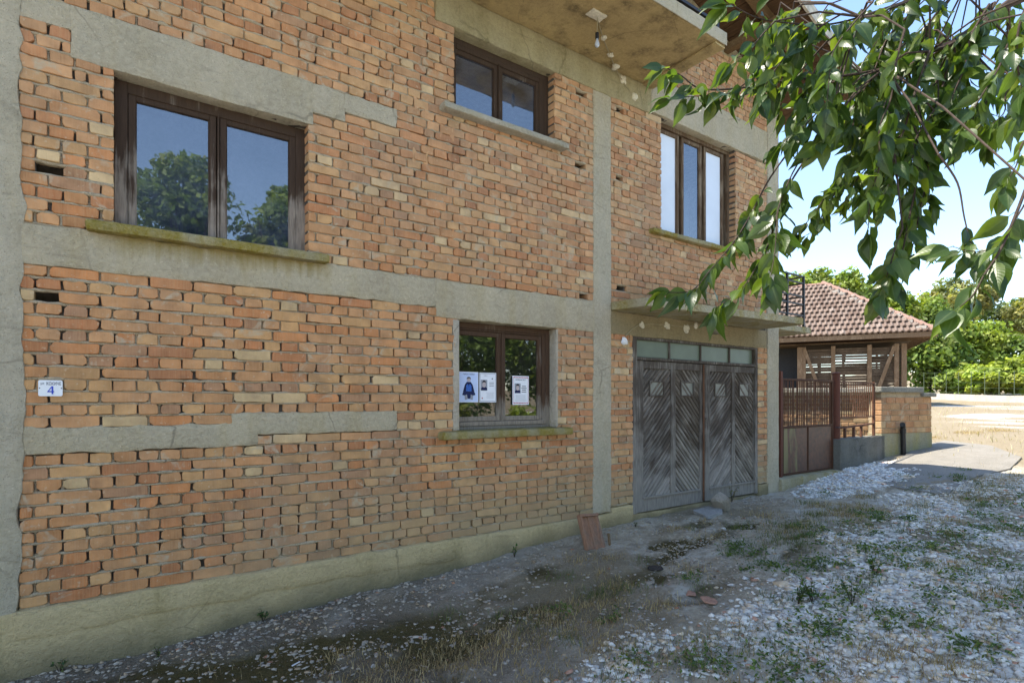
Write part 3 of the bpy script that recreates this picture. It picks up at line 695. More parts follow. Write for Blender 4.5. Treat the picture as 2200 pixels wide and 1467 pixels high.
for li, (la, lb, pans) in enumerate(leafx):
    P = [(X0(a, .03), X0(b, .03)) for a, b in pans]; z0, z1, zp0, zp1 = zl0, zl1-.006, .50, 2.035
    m = MB(); q = y+.018
    m.box((la, q, z0), (P[0][0], q+.05, z1), None, .005).box((P[1][1], q, z0), (lb, q+.05, z1), None, .005).box((P[0][1], q, zp0), (P[1][0], q+.05, zp1), None, .005)
    m.box((P[0][0]-.001, q+.002, z0), (P[1][1]+.001, q+.05, zp0), None, .005).box((P[0][0]-.001, q+.002, zp1), (P[1][1]+.001, q+.05, z1), None, .005)
    m.box((P[0][0]-.02, q-.012, zp0-.015), (P[1][1]+.02, q+.004, zp0+.012), None, .004)
    m.build('door_frame', M['door'], gd)
    for pi, (a, b) in enumerate(P):
        s = 1 if pi == 0 else -1                    # planks rise to the right, then to the left
        wd = .052; u0 = -3.0; k = 0
        ns = (-.7071*s, .7071)
        cc = ((a+b)/2, (zp0+zp1)/2)
        for i in range(-24, 25):
            c0, c1 = i*wd, (i+1)*wd-.0
            big = 3.0; du = (.7071, .7071*s)
            def strip(lo, hi): return [(cc[0]+du[0]*t_+ns[0]*e, cc[1]+du[1]*t_+ns[1]*e) for t_, e in ((-big, lo), (big, lo), (big, hi), (-big, hi))]
            def fit(poly, k):
                for f in (lambda p: p[0]-a-k, lambda p: b-k-p[0], lambda p: p[1]-zp0-k, lambda p: zp1-k-p[1]): poly = clip(poly, f) if poly else poly
                return poly
            base = fit(strip(c0+.003, c1-.003), 0); 
            if len(base) < 3: continue
            ar = abs(sum(base[j][0]*base[(j+1) % len(base)][1]-base[(j+1) % len(base)][0]*base[j][1] for j in range(len(base))))/2
            if ar < .0004: continue
            cx_, cz_ = sum(p[0] for p in base)/len(base), sum(p[1] for p in base)/len(base)
            L = math.sqrt(max((p[0]-cx_)**2+(p[1]-cz_)**2 for p in base))
            dy = rb.uniform(-.003, .004); n = len(base); yb = q+.030
            if sum((base[j][0]-cx_)*(base[(j+1) % n][1]-cz_)-(base[(j+1) % n][0]-cx_)*(base[j][1]-cz_) for j in range(n)) < 0: base = base[::-1]
            top = []
            for (u, v) in base:                    # bevel across the plank only
                e = (u-cc[0])*ns[0]+(v-cc[1])*ns[1]; mid = (c0+c1)/2; sh = (mid-e)*.45
                top.append((u+ns[0]*sh, v+ns[1]*sh))
            V = [(u, yb+.008, v) for u, v in base]+[(u, yb+dy, v) for u, v in base]+[(u, yb-.012+dy, v) for u, v in top]
            Fs = [(j, (j+1) % n, n+(j+1) % n, n+j) for j in range(n)]+[(n+j, n+(j+1) % n, 2*n+(j+1) % n, 2*n+j) for j in range(n)]+[tuple(range(2*n, 3*n))]
            MB().add(V, Fs).build('plank', M['plank_a' if s > 0 else 'plank_b'], gd)
        box('panel_back', (a-.01, q+.041, zp0-.01), (b+.01, q+.046, zp1+.01), M['joint'], gd)
        # small peephole window with its own frame
        pw = b-a; ax, bx = a+pw*.26, a+pw*.74; pz0, pz1 = 1.72, 1.875
        m = MB(); r_ = .018; yy = q+.004
        m.box((ax-r_, yy, pz0-r_), (ax, yy+.022, pz1+r_), None, .003).box((bx, yy, pz0-r_), (bx+r_, yy+.022, pz1+r_), None, .003).box((ax-.001, yy+.001, pz0-r_), (bx+.001, yy+.022, pz0), None, .003).box((ax-.001, yy+.001, pz1), (bx+.001, yy+.022, pz1+r_), None, .003)
        pf = m.build('peephole_frame', M['door'], gd)
        box('peephole_pane', (ax-.004, yy+.015, pz0-.004), (bx+.004, yy+.018, pz1+.004), M['grey_pane'], gd)
m = MB(); c = Vector((X0(1517, .0), y+.004, 1.42)); m.tube([c+Vector((0, .02, 0)), c, c+Vector((0, -.02, 0))], [.012, .02, .016], 12); m.build('door_knob', M['door'], gd)
MB().tube([(X0(1513, 0)+.0, y+.004, .36), (X0(1513, 0), y+.004, 2.12)], .012, 8).build('cover_strip', flat('rusty_strip', (.13, .06, .03), .7), gd)
# ---- canopy over the door
cl, cr = at(1388, 640, -.45), at(1725, 685, -.63)
poly = [(4.64, .02), (4.645, -.03), (4.70, -.46), (7.58, -.655), (7.61, -.63), (7.61, .02)]
m = MB()
def slab(poly, z0, z1, name, mat, parent, seed, cell=.05, amp=.006):
    """flat slab with an uneven rim: outline resampled, top and bottom sheets, rim between"""
    P = []
    for i in range(len(poly)):
        a, b = Vector(poly[i]), Vector(poly[(i+1) % len(poly)]); n = max(1, int((b-a).length/cell))
        P += [a.lerp(b, k/n) for k in range(n)]
    rr = random.Random(seed); n = len(P); L = []
    for z, ins in ((z0, 0), (z0+.006, -.004), ((z0+z1)/2, 0), (z1-.006, -.003), (z1, .004)):
        L.append([(p.x+rr.uniform(-amp, amp), p.y+rr.uniform(-amp, amp), z+rr.uniform(-amp, amp)*.6) for p in P])
    V = [v for l in L for v in l]; Fs = [(k*n+i, k*n+(i+1) % n, (k+1)*n+(i+1) % n, (k+1)*n+i) for k in range(4) for i in range(n)]
    Fs += [tuple(range(n))[::-1], tuple(range(4*n, 5*n))]
    return MB().add(V, Fs).build(name, mat, parent)
slab(poly, 2.665, 2.752, 'canopy', M['canopy'], house, 5)
# ---- small side balcony with railing
bal = slab([(8.142, .0), (9.11, 0), (9.14, .03), (9.14, 2.4), (8.142, 2.4)], 2.71, 2.80, 'side_balcony', M['canopy'], house, 6)
t_ = .011
zr = [2.86, 2.985, 3.16, 3.285, 3.495, 3.60]
for z in zr:
    MB().box((8.15, .05, z-t_), (9.0, .05+2*t_, z+t_)).build('rail', M['black'], bal)
    MB().box((9.0-2*t_, .075, z-t_), (9.0, 2.35, z+t_)).build('rail', M['black'], bal)
for x in (8.5, 8.99): MB().box((x-.015, .045, 2.80 if x < 8.9 else 2.72), (x+.015, .075, 3.612)).build('post', M['black'], bal)
MB().box((8.975, 2.32, 2.8), (9.005, 2.35, 3.612)).build('post', M['black'], bal)
# ---- big upper balcony
BR, BF, BZ = 5.31, -1.0, 5.365
ub = MB().rough((-4.0, BF, BZ), (BR, .02, BZ+.13), cell=.06, amp=(.006, .006, .005), freq=8, seed=60, back=True).build('balcony', M['soffit'], house, sm=True)
rough('balcony_edge', (-4.0, BF-.012, BZ+.004), (BR+.012, BF-.0, BZ+.14), M['conc_col'], ub, cell=.04, amp=(.004, .004, .006), freq=20, seed=61)
rough('balcony_edge_beam', (BR-.17, BF+.004, BZ-.028), (BR+.004, -.02, BZ+.003), M['soffit'], ub, cell=.05, amp=(.003, .003, .003), freq=10, seed=62, back=True)
for z in (BZ+.25, BZ+.95): MB().box((-4, BF+.05, z-.015), (BR-.04, BF+.08, z+.015)).build('rail', M['black'], ub); MB().box((BR-.07, BF+.081, z-.015), (BR-.04, -.02, z+.015)).build('rail', M['black'], ub)
for k in range(9): MB().box((BR-.08-k*.9, BF+.045, BZ+.13), (BR-.045-k*.9, BF+.079, BZ+.965)).build('post', M['black'], ub)
# ---- roof: boards on rafters, gable to the street
YF, YR, XE, XRG = -.9, 9.6, 8.75, 1.0
def roof_pt(x, y, dz=0): return (x, y, roofz(x)+dz)
m = MB(); m.add([roof_pt(XE+.05, YF-.05, .16), roof_pt(XE+.05, YR, .16), roof_pt(XRG, YR, .16), roof_pt(XRG, YF-.05, .16), roof_pt(XE+.05, YF-.05, .04), roof_pt(XE+.05, YR, .04), roof_pt(XRG, YR, .04), roof_pt(XRG, YF-.05, .04)], [(0, 1, 2, 3), (7, 6, 5, 4), (0, 4, 5, 1), (2, 6, 7, 3), (3, 7, 4, 0)])
zl = roofz(XRG)
m.add([(-6.9, YF-.05, 5.9), (-6.9, YR, 5.9), (XRG-.001, YR, zl+.16), (XRG-.001, YF-.05, zl+.16), (-6.9, YF-.05, 5.8), (-6.9, YR, 5.8), (XRG-.001, YR, zl+.04), (XRG-.001, YF-.05, zl+.04)], [(3, 2, 1, 0), (4, 5, 6, 7), (1, 5, 4, 0), (3, 7, 6, 2), (0, 4, 7, 3)])
M['housetile'] = flat('roof_tiles', (.30, .15, .09), .85)
roof = m.build('roof', M['housetile'], house)
x = XE
while x > 5.0:
    x1 = x-.165; a, b = roofz(x)+.038, roofz(x1+.01)+.038; dd = rb.uniform(0, .006)
    MB().add([(x, YF, a), (x, 8, a), (x1+.01, 8, b), (x1+.01, YF, b), (x, YF, a-.02-dd), (x, 8, a-.02-dd), (x1+.01, 8, b-.02-dd), (x1+.01, YF, b-.02-dd)], [(0, 1, 2, 3), (7, 6, 5, 4), (0, 4, 5, 1), (1, 5, 6, 2), (2, 6, 7, 3), (3, 7, 4, 0)]).build('roof_board', M['roofwood'], roof)
    x = x1
for yk in (YF+.35, .35, 1.25, 2.15, 3.05, 3.95):
    a = (XE-.05, yk, roofz(XE-.05)-.045); b = (5.0, yk, roofz(5.0)-.045)
    MB().bar(a, b, .09, .12).build('rafter', M['rafter'], roof)
for xk in (5.6, 6.9): MB().box((xk-.05, YF+.1, roofz(xk)-.20), (xk+.05, .3, roofz(xk)-.105)).build('purlin', M['rafter'], roof)
a, b = (XE+.05, YF-.055, roofz(XE+.05)+.03), (2.0, YF-.055, roofz(2.0)+.03)
MB().bar(a, b, .03, .16).build('barge_board', M['fascia'], roof)
m = MB(); m.add([(-6.2, .05, 6.1), (8.1, .05, 6.1), (8.1, .05, roofz(8.1)), (XRG, .05, zl)], [(0, 1, 2, 3)]); m.build('gable_wall', M['conc'], house)
# ------------------------------------------------------------------ fittings on the house
# house number plate
a, b = at(82, 816, -.012), at(134.5, 851, -.012)
sg = thing('house_number_sign', ((a.x+b.x)/2, -.012, b.z), 'white enamel plate with blue number 4 on the brick wall', 'sign')
r_ = .010; poly = []
for cx_, cz_, a0 in ((b.x-r_, a.z-r_, 0), (a.x+r_, a.z-r_, 90), (a.x+r_, b.z+r_, 180), (b.x-r_, b.z+r_, 270)):
    poly += [(cx_+r_*math.cos(R(a0+k*22.5)), cz_+r_*math.sin(R(a0+k*22.5))) for k in range(5)]
MB().prism(poly, -.012, -.009).build('plate', M['white'], sg)
def text(body, x, z, y, h, mat, parent, name='lettering', sx=1.0, align='CENTER', bold=0.0):
    cu = bpy.data.curves.new('t', 'FONT'); cu.body = body; cu.size = 1.0; cu.align_x = align; cu.offset = bold
    o = bpy.data.objects.new('t', cu); col.objects.link(o)
    dg = bpy.context.evaluated_depsgraph_get(); me = bpy.data.meshes.new_from_object(o.evaluated_get(dg)); me.name = name
    bpy.data.objects.remove(o); bpy.data.curves.remove(cu); me.materials.clear()
    if not me.vertices: return None
    co = np.zeros(len(me.vertices)*3); me.vertices.foreach_get('co', co); co = co.reshape(-1, 3)
    k = h/max(1e-6, co[:, 1].max()-co[:, 1].min()); z0 = co[:, 1].min(); cxm = (co[:, 0].min()+co[:, 0].max())/2
    off = WL[parent.name]; out = np.stack([x-off.x+(co[:, 0]-cxm)*k*sx, np.full(len(co), y-off.y), z-off.z+(co[:, 1]-z0)*k], 1)
    me.vertices.foreach_set('co', out.ravel()); me.update()
    return obj(name, me, mat, parent)
W_ = b.x-a.x; Hh = a.z-b.z
text('ул', a.x+W_*.16, b.z+Hh*.68, -.0135, Hh*.15, M['navy'], sg, sx=.85)
text('КОКИЧЕ', a.x+W_*.64, b.z+Hh*.68, -.0135, Hh*.215, M['navy'], sg, sx=.62)
nx_0, nz_0, nw, nh, k_ = a.x+W_*.37, b.z+Hh*.13, W_*.28, Hh*.49, W_*.062
q4 = lambda pts: MB().prism([(nx_0+u*nw, nz_0+v*nh) for u, v in pts], -.0140, -.0118)
m = q4([(.62, 0), (.88, 0), (.88, 1), (.62, 1)]); m2 = q4([(0, .24), (1.0, .24), (1.0, .40), (0, .40)]); m3 = q4([(0, .30), (.20, .36), (.80, 1.0), (.62, 1.0)])
for q_, dy_ in ((m2, -.0002), (m3, -.0004)): m.add([(v[0], v[1]+dy_, v[2]) for v in q_.v], q_.f)
m.build('number', M['blue'], sg)
for x_ in (a.x+W_*.055, b.x-W_*.05): MB().prism([(x_+.0035*math.cos(k), b.z+Hh*.5+.0035*math.sin(k)) for k in np.linspace(0, 5.5, 8)], -.014, -.011).build('screw', M['black'], sg)
# papers stuck on the lower window
YP = .118
def sheet(px0, py0, px1, py1, y, label, mat):
    a, b = at(px0, py0, y), at(px1, py1, y)
    t = thing('poster', ((a.x+b.x)/2, y, b.z), label, 'poster'); MB().box((a.x, y, b.z), (b.x, y+.0008, a.z)).build('paper', mat, t)
    return t, a.x, b.z, b.x-a.x, a.z-b.z
def rect(t, x, z, w_, h, mat, y, name='print'): return MB().box((x, y-.0004, z), (x+w_, y, z+h)).build(name, mat, t)
t, x, z, w_, h = sheet(986, 798, 1027.5, 864, YP, 'pale blue notice with a seated figure in blue on the window glass', M['paper_blue'])
y = YP-.0006
for lo, hi in (((x, z), (x+w_, z+.006)), ((x, z+h-.006), (x+w_, z+h)), ((x, z+.006), (x+.006, z+h-.006)), ((x+w_-.006, z+.006), (x+w_, z+h-.006))): rect(t, lo[0], lo[1], hi[0]-lo[0], hi[1]-lo[1], M['paper'], y, 'border')
text('ТЪЖЕН ПОМЕН', x+w_*.5, z+h*.90, y-.001, h*.045, M['ink'], t, sx=1.0)
def poly(t, pts, mat, dy, name): return MB().prism([(x+w_*u, z+h*v) for u, v in pts], y-.0004-dy, y-dy).build(name, mat, t)
poly(t, [(.26, .28), (.20, .34), (.30, .58), (.40, .67), (.60, .67), (.70, .58), (.80, .34), (.74, .28)], M['navy'], .0002, 'print')
poly(t, [(.36, .36), (.36, .54), (.44, .61), (.50, .55), (.56, .61), (.64, .54), (.64, .36)], M['blue_ink'], .0008, 'print')
poly(t, [(.16, .24), (.34, .22), (.46, .12), (.56, .12), (.66, .22), (.84, .24), (.82, .32), (.5, .30), (.2, .32)], M['navy'], .0014, 'print')
poly(t, [(.30, .08), (.28, .22), (.40, .26), (.44, .10)], M['ink_grey'], .002, 'print'); poly(t, [(.58, .10), (.60, .26), (.72, .22), (.70, .08)], M['ink_grey'], .002, 'print')
poly(t, [(.42, .69), (.40, .76), (.44, .80), (.56, .80), (.60, .76), (.58, .69)], M['skin_ink'], .0008, 'print'); poly(t, [(.40, .75), (.40, .80), (.45, .835), (.55, .835), (.60, .80), (.60, .75), (.56, .79), (.44, .79)], M['ink'], .0012, 'print')
def portrait(t, x, z, w_, h, y):
    rect(t, x, z, w_, h, M['ink_grey'], y, 'portrait')
    P = lambda pts, mat, d: MB().prism([(x+w_*u, z+h*v) for u, v in pts], y-.0008-d, y-.0004-d).build('print', mat, t)
    P([(.0, .0), (.05, .22), (.3, .34), (.7, .34), (.97, .22), (1, 0)], M['navy'], 0); P([(.33, .32), (.26, .5), (.28, .72), (.4, .84), (.6, .84), (.72, .72), (.74, .5), (.67, .32), (.5, .26)], M['skin_ink'], .0004)
    P([(.24, .62), (.22, .80), (.36, .94), (.64, .94), (.78, .80), (.76, .62), (.70, .76), (.3, .76)], M['ink'], .0008)
def textlines(t, x, z, w_, n, dz, y, mat='ink_grey', th=.0022):
    for k in range(n): f = rb.uniform(.75, 1); rect(t, x+w_*(1-f)/2, z-k*dz, w_*f, th, M[mat], y)
t, x, z, w_, h = sheet(1030, 800, 1066, 864, YP+.0015, 'white notice with grey border and small portrait left of the window post', M['paper']); y = YP+.0009
for lo in ((x+.006, z+h-.012, w_-.012, .005), (x+.006, z+.008, w_-.012, .005), (x+.006, z+.013, .004, h-.025), (x+w_-.010, z+.013, .004, h-.025)): rect(t, *lo, M['ink_grey'], y, 'border')
portrait(t, x+w_*.08, z+h*.40, w_*.38, h*.36, y); text('ГОДИНИ', x+w_*.36, z+h*.88, y-.001, h*.03, M['ink'], t)
textlines(t, x+w_*.55, z+h*.66, w_*.34, 3, .016, y, 'ink', .004); textlines(t, x+w_*.38, z+h*.32, w_*.5, 6, .011, y)
for u, v in ((.76, .80), (.16, .14)):
    MB().prism([(x+w_*u+(.011 if k % 2 == 0 else .0045)*math.sin(k*math.pi/5), z+h*v+(.011 if k % 2 == 0 else .0045)*math.cos(k*math.pi/5)) for k in range(10)], y-.0012, y-.0008).build('star', M['red_ink' if v < .5 else 'ink'], t)
t, x, z, w_, h = sheet(1101, 807, 1136, 869, YP, 'white notice with red border and small portrait on the right pane', M['paper']); y = YP-.0006
for zz in (z+.012, z+h-.020):
    rect(t, x+.008, zz, w_-.016, .009, M['red_ink'], y, 'border')
    for k in range(9): rect(t, x+.012+k*(w_-.024)/9, zz+.002, .006, .005, M['paper'], y-.0008, 'border_dot')
for xx in (x+.008, x+w_-.011): rect(t, xx, z+.022, .003, h-.044, M['red_ink'], y, 'border')
text('СКРЪБНА ВЕСТ', x+w_*.5, z+h*.845, y-.001, h*.045, M['ink'], t, bold=.01); portrait(t, x+w_*.13, z+h*.40, w_*.36, h*.34, y)
textlines(t, x+w_*.53, z+h*.63, w_*.33, 4, .019, y, 'ink', .007); textlines(t, x+w_*.14, z+h*.32, w_*.72, 6, .011, y); 
# hanging bulb under the balcony
bp = Vector((3.88, -.555, BZ)); t = thing('hanging_bulb', bp, 'bare bulb in a black holder hanging under the balcony', 'lamp')
MB().rough((bp.x-.11, bp.y-.06, bp.z-.016), (bp.x+.08, bp.y+.05, bp.z+.004), cell=.02, amp=(.012, .012, .004), freq=20, seed=5, back=True).build('plaster_pad', M['plaster_blob'], t, sm=True)
MB().tube([bp+Vector((0, 0, -.01)), bp+Vector((.003, 0, -.08)), bp+Vector((0, 0, -.17))], .004, 6).build('cord', M['cable'], t)
MB().lathe([(.006, 0), (.017, -.005), (.019, -.045), (.017, -.062), (.0, -.062)][::-1], bp+Vector((0, 0, -.165)), 14).build('holder', M['plastic'], t)
MB().lathe([(.0, -.095), (.012, -.092), (.022, -.078), (.024, -.064), (.019, -.045), (.012, -.030), (.011, -.01)], bp+Vector((0, 0, -.215)), 16).build('bulb', M['bulb'], t, sm=True)
# cable tacked to soffit and beam with gypsum
cp = [bp+Vector((.03, .03, -.004)), at(1297, 92, -.35), at(1308, 118, -.28)]
def soff(x, y): d = ray(x, y); return CAM + d*((BZ-.012-CAM.z)/d.z)
cpts = [soff(1283, 40), soff(1296, 84), soff(1311, 120), soff(1322, 146)] + [at(1337, 174, -.025), at(1352, 195, -.022), at(1363, 210, -.012)]
t = thing('ceiling_cable', cpts[0], 'thin cable fixed with gypsum dabs along the balcony underside', 'cable')
MB().tube(cpts, .005, 6).build('cable', M['cable'], t)
def dab(parent, P, r_, nrm, seed, mat=M['plaster_blob']):
    rr = random.Random(seed); n = 11; nrm = Vector(nrm).normalized(); u = nrm.orthogonal().normalized(); v = nrm.cross(u); V = []; 
    ph = [rr.uniform(.65, 1.3) for _ in range(n)]
    for k, (rad, hgt_) in enumerate(((1.0, 0), (.8, .35), (.35, .5))):
        V += [Vector(P)+(u*math.cos(2*math.pi*i/n)+v*math.sin(2*math.pi*i/n))*r_*rad*ph[i]+nrm*r_*hgt_*rr.uniform(.7, 1.1) for i in range(n)]
    Fs = [(k*n+i, k*n+(i+1) % n, (k+1)*n+(i+1) % n, (k+1)*n+i) for k in range(2) for i in range(n)]+[tuple(range(2*n, 3*n))]
    return MB().add(V, Fs).build('gypsum_dab', mat, parent)
for k, (x_, y_, s_) in enumerate(((1297, 84, .035), (1312, 120, .04), (1322, 146, .05))): dab(t, soff(x_, y_)+Vector((0, 0, .008)), s_, (0, 0, -1), k)
for k, (x_, y_, s_) in enumerate(((1338, 172, .055), (1363, 208, .05))): dab(t, at(x_, y_, -.016), s_, (0, -1, 0), k+9)
dc = [at(1344, 722, -.012), at(1358, 707, -.014), at(1372, 698, -.014), at(1400, 696, -.014), at(1432, 698, -.014), at(1470, 702, -.014), at(1495, 698, -.014), at(1530, 692, -.02)]
t = thing('door_cable', dc[0], 'cable with pale gypsum dabs above the garage door', 'cable')
MB().tube(dc, .006, 6).build('cable', M['cable'], t)
M['white_blob'] = flat('white_gypsum', (.72, .72, .72), .9, .1, var=.1)
for k, (x_, y_, s_) in enumerate(((1342, 734, .05), (1379, 699, .045), (1433, 700, .05), (1474, 706, .055), (1494, 699, .04))): dab(t, at(x_, y_, -.010), s_, (0, -1, 0), 30+k, M['white_blob'] if k == 0 else M['plaster_blob'])
gp = at(1539, 706, -.28); t = thing('globe_lamp', gp, 'dull ribbed glass globe lamp hanging below the door canopy', 'lamp')
prof = [(.0, -.075)]+[(.082*math.cos(R(a_)), .072*math.sin(R(a_))) for a_ in range(-80, 75, 8)]+[(.03, .073)]
m = MB().lathe(prof, gp, 26); 
for i, v in enumerate(m.v): f_ = 1+(.03 if (i+i//26) % 2 else -.02); m.v[i] = (gp.x+(v[0]-gp.x)*f_, gp.y+(v[1]-gp.y)*f_, v[2])
m.build('globe', M['globe'], t)
MB().tube([gp+Vector((0, 0, .07)), gp+Vector((0, 0, .10)), (gp.x, gp.y, 2.668)], .012, 10).build('stem', M['globe'], t)
MB().lathe([(.04, 0), (.05, .012), (.05, .02)], (gp.x, gp.y, 2.648), 14).build('rose', M['plaster_blob'], t)
# ------------------------------------------------------------------ gate, fence, walls beside the house
M['rust'] = wood('rusty_gate_paint', (.085, .038, .020), (.13, .065, .035), (20, 20, 2.5), .45)
def sheet_mat():
    t = NT('gate_sheet'); n1 = t.noise((9, 9, 1.3), 5, dist=.5); n2 = t.noise(14, 5)
    c = t.mix(t.ramp(n2, .3, .7), (.060, .026, .014), (.120, .045, .022))
    g = t.math('ADD', t.ramp(t.xyz(0), 9.3, 8.2, 0, .30), t.math('MULTIPLY', n1, .75))
    c = t.mix(t.ramp(g, .53, .62, 0, .8), c, (.17, .155, .055))
    t.bump(n2, .004, .3); return t.fin(c, .5, .4)
M['gatesheet'] = sheet_mat()
M['redpost'] = wood('red_post_paint', (.135, .042, .022), (.095, .040, .025), (25, 25, 3), .35, spec=.4)
M['bars'] = wood('rusty_bars', (.13, .06, .035), (.22, .11, .07), (25, 25, 6), .5)
GYP = .10
gt = thing('metal_gate', (9.05, GYP, .48), 'rust brown metal gate with thin upright bars over two sheet panels', 'gate')
ga, gb = at(1679, 859, GYP).x, at(1788, 859, GYP).x
z0, zm, zt = .50, at(1730, 918, GYP).z, at(1676, 812, GYP).z
mb = ga + (gb-ga)*.55
MB().box((ga, GYP-.02, z0), (ga+.035, GYP+.02, zt), None, .004).build('stile', M['rust'], gt); MB().box((gb-.035, GYP-.02, z0), (gb, GYP+.02, zt), None, .004).build('stile', M['rust'], gt)
for z in (z0, zm, zt-.035): MB().box((ga+.034, GYP-.018, z), (gb-.034, GYP+.018, z+.035), None, .004).build('rail', M['rust'], gt)
xm = at(1735, 859, GYP).x
MB().box((xm-.015, GYP-.016, z0+.034), (xm+.015, GYP+.016, zm+.001), None, .003).build('mullion', M['rust'], gt)
for a, b in ((ga+.034, xm-.014), (xm+.014, gb-.034)): box('sheet_panel', (a, GYP-.006, z0+.03), (b, GYP+.006, zm+.004), M['gatesheet'], gt)
me = MB().tube([(0, 0, zm+.03), (0, 0, zt-.03)], .0075, 6).mesh('bar'); me.materials.append(M['bars'])
nb = 29
for k in range(nb): inst('bar', me, gt, (ga+.05+(gb-ga-.10)*k/(nb-1), GYP, 0), (rb.uniform(-.004, .004), rb.uniform(-.006, .006), 0))
for x, w_, zt_, nm in ((at(1674.5, 859, GYP).x, .03, at(1674, 797, GYP).z, 0), (at(1796.5, 859, GYP).x, .062, at(1796, 800, GYP).z, 1)):
    if nm: P = MB().lathe([(w_, .2), (w_, zt_-.03), (w_+.012, zt_-.028), (w_+.014, zt_-.012), (w_*.6, zt_+.004)], (x, GYP, 0), 18).build('gate_post', M['redpost'], gt, sm=False)
    else: MB().box((x-w_, GYP-.04, .3), (x+w_, GYP+.04, zt_), None, .006).build('gate_post', M['redpost'], gt)
MB().tube([(gb+.0, GYP-.05, zm-.02), (gb+.06, GYP-.075, zm-.03), (gb+.12, GYP-.07, zm-.02)], .008, 6).build('latch', M['black'], gt)
tag(MB().rough((8.142, -.06, .0), (10.02, .35, .492), cell=.05, amp=(.01, .008, .006), seed=70, back=True).build('gate_step', M['canopy'], None, sm=True), 'low concrete step under the rusty metal gate', 'step')
# fence section right of the gate
fa, fb = at(1806, 859, GYP).x, at(1877, 859, GYP).x
ft = thing('bar_fence', (fa, GYP, 1.0), 'rusty bar fence panel on the low wall right of the gate', 'fence')
zt = at(1806, 817, GYP).z; zl = at(1806, 897, GYP).z; zk = at(1806, 917, GYP).z
for z in (zt-.03, zl): MB().bar((fa, GYP, z), (fb, GYP, z+.0), .022, .022).build('rail', M['bars'], ft)
MB().bar((fa, GYP, zk-.02), (fb, GYP, zk+.03), .04, .03).build('rail', M['bars'], ft)
me = MB().tube([(0, 0, zl), (0, 0, zt-.03)], .0075, 6).mesh('bar'); me.materials.append(M['bars'])
for k in range(15): inst('bar', me, ft, (fa+.04+(fb-fa-.08)*k/14, GYP, 0))
MB().box((fb-.02, GYP-.02, .98), (fb+.02, GYP+.02, zt)).build('post', M['bars'], ft)
for x in (1815, 1834, 1850): X_ = at(x, 859, GYP).x; MB().box((X_-.02, GYP-.018, .96), (X_+.02, GYP+.018, zk+.01)).build('stub_post', M['bars'], ft)
M['pebble'] = concrete('pebble_dash', (.18, .17, .14), (.10, .095, .08), (.22, .21, .19), .6)
lw = MB().rough((10.06, -.02, .1), (11.80, .22, 1.0), cell=.05, amp=(.006, .008, .010), freq=18, seed=71, back=True).build('low_wall', M['pebble'], None, sm=True)
tag(lw, 'dark pebble dashed low wall carrying the bar fence', 'wall')
# brick pier wall at an angle to the street
def cube_brick(L, d, h, n=3):
    out = []
    for k in range(n):
        rr = random.Random(k); me = MB().box((-L/2, -d/2, -h/2), (L/2, d/2, h/2), None, .006).mesh('brick')
        out.append(me)
    return out
def tinted(me, mat, c):
    q = me.copy(); vcol(q, [tuple(c)]*len(q.vertices)); q.materials.clear(); q.materials.append(mat); return q
PIER0, PD = Vector((11.80, .04, 0)), Vector((.961, -.276, 0))
pang = math.atan2(PD.y, PD.x); PN = Vector((-PD.y, PD.x, 0))       # PN points away from the street
pr = thing('brick_pier_wall', (12.4, -.1, .6), 'short orange block wall with concrete cap and yellowed render foot', 'wall')
def place_box(name, parent, o, dx, dy, u0, u1, v0, v1, z0, z1, mat, bev=0.0):
    ang = math.atan2(dx.y, dx.x); c = o + dx*((u0+u1)/2) + dy*((v0+v1)/2); c = Vector((c.x, c.y, (z0+z1)/2))
    me = MB().box((-(u1-u0)/2, -(v1-v0)/2, -(z1-z0)/2), ((u1-u0)/2, (v1-v0)/2, (z1-z0)/2), None, bev).mesh(name)
    return obj(name, me, mat, parent, c-WL[parent.name], (0, 0, ang))
PLEN = 1.36
M['render_foot'] = concrete('yellowed_render', (.36, .33, .22), (.25, .23, .15), (.33, .27, .03), .85)
place_box('foot', pr, PIER0, PD, PN, 0, PLEN, -.005, .4, .2, 1.03, M['render_foot'])
place_box('core', pr, PIER0, PD, PN, .01, PLEN-.01, .012, .39, 1.03, 1.80, M['mortar'])
rows_ = [1.035, 1.135, 1.265, 1.375, 1.475, 1.60, 1.72]; L = .25
vars_ = {}
for i, z in enumerate(rows_[:-1]):
    h = rows_[i+1]-z-.012; u = -.12*(i % 2)
    while u < PLEN-.02:
        a, b = max(u, .0), min(u+L-.012, PLEN)
        if b-a > .04:
            c = (np.array(PAL[rb.choices(range(7), PW)[0]][0])*.65+np.array((.42, .29, .18))*.35)*rb.uniform(.75, 1.0)
            me = MB().box((-(b-a)/2, -.1, -h/2), ((b-a)/2, .1, h/2), None, .006).mesh('brick'); vcol(me, [tuple(c)]*len(me.vertices)); me.materials.append(M['brick2'])
            P = PIER0 + PD*((a+b)/2) + PN*(.1+rb.uniform(-.004, .004)); P.z = z+h/2
            inst('brick', me, pr, P, (0, 0, pang))
        u += L if i % 3 else .19
capm = concrete('cap_concrete', (.27, .26, .22), (.15, .145, .12), (.10, .09, .06), .5); M['cap'] = capm
place_box('cap', pr, PIER0, PD, PN, -.08, 1.06, -.06, .45, 1.80, 1.905, capm, .012)
place_box('lower_cap', pr, PIER0, PD, PN, 1.063, PLEN+.06, -.06, .45, 1.722, 1.795, capm, .012)
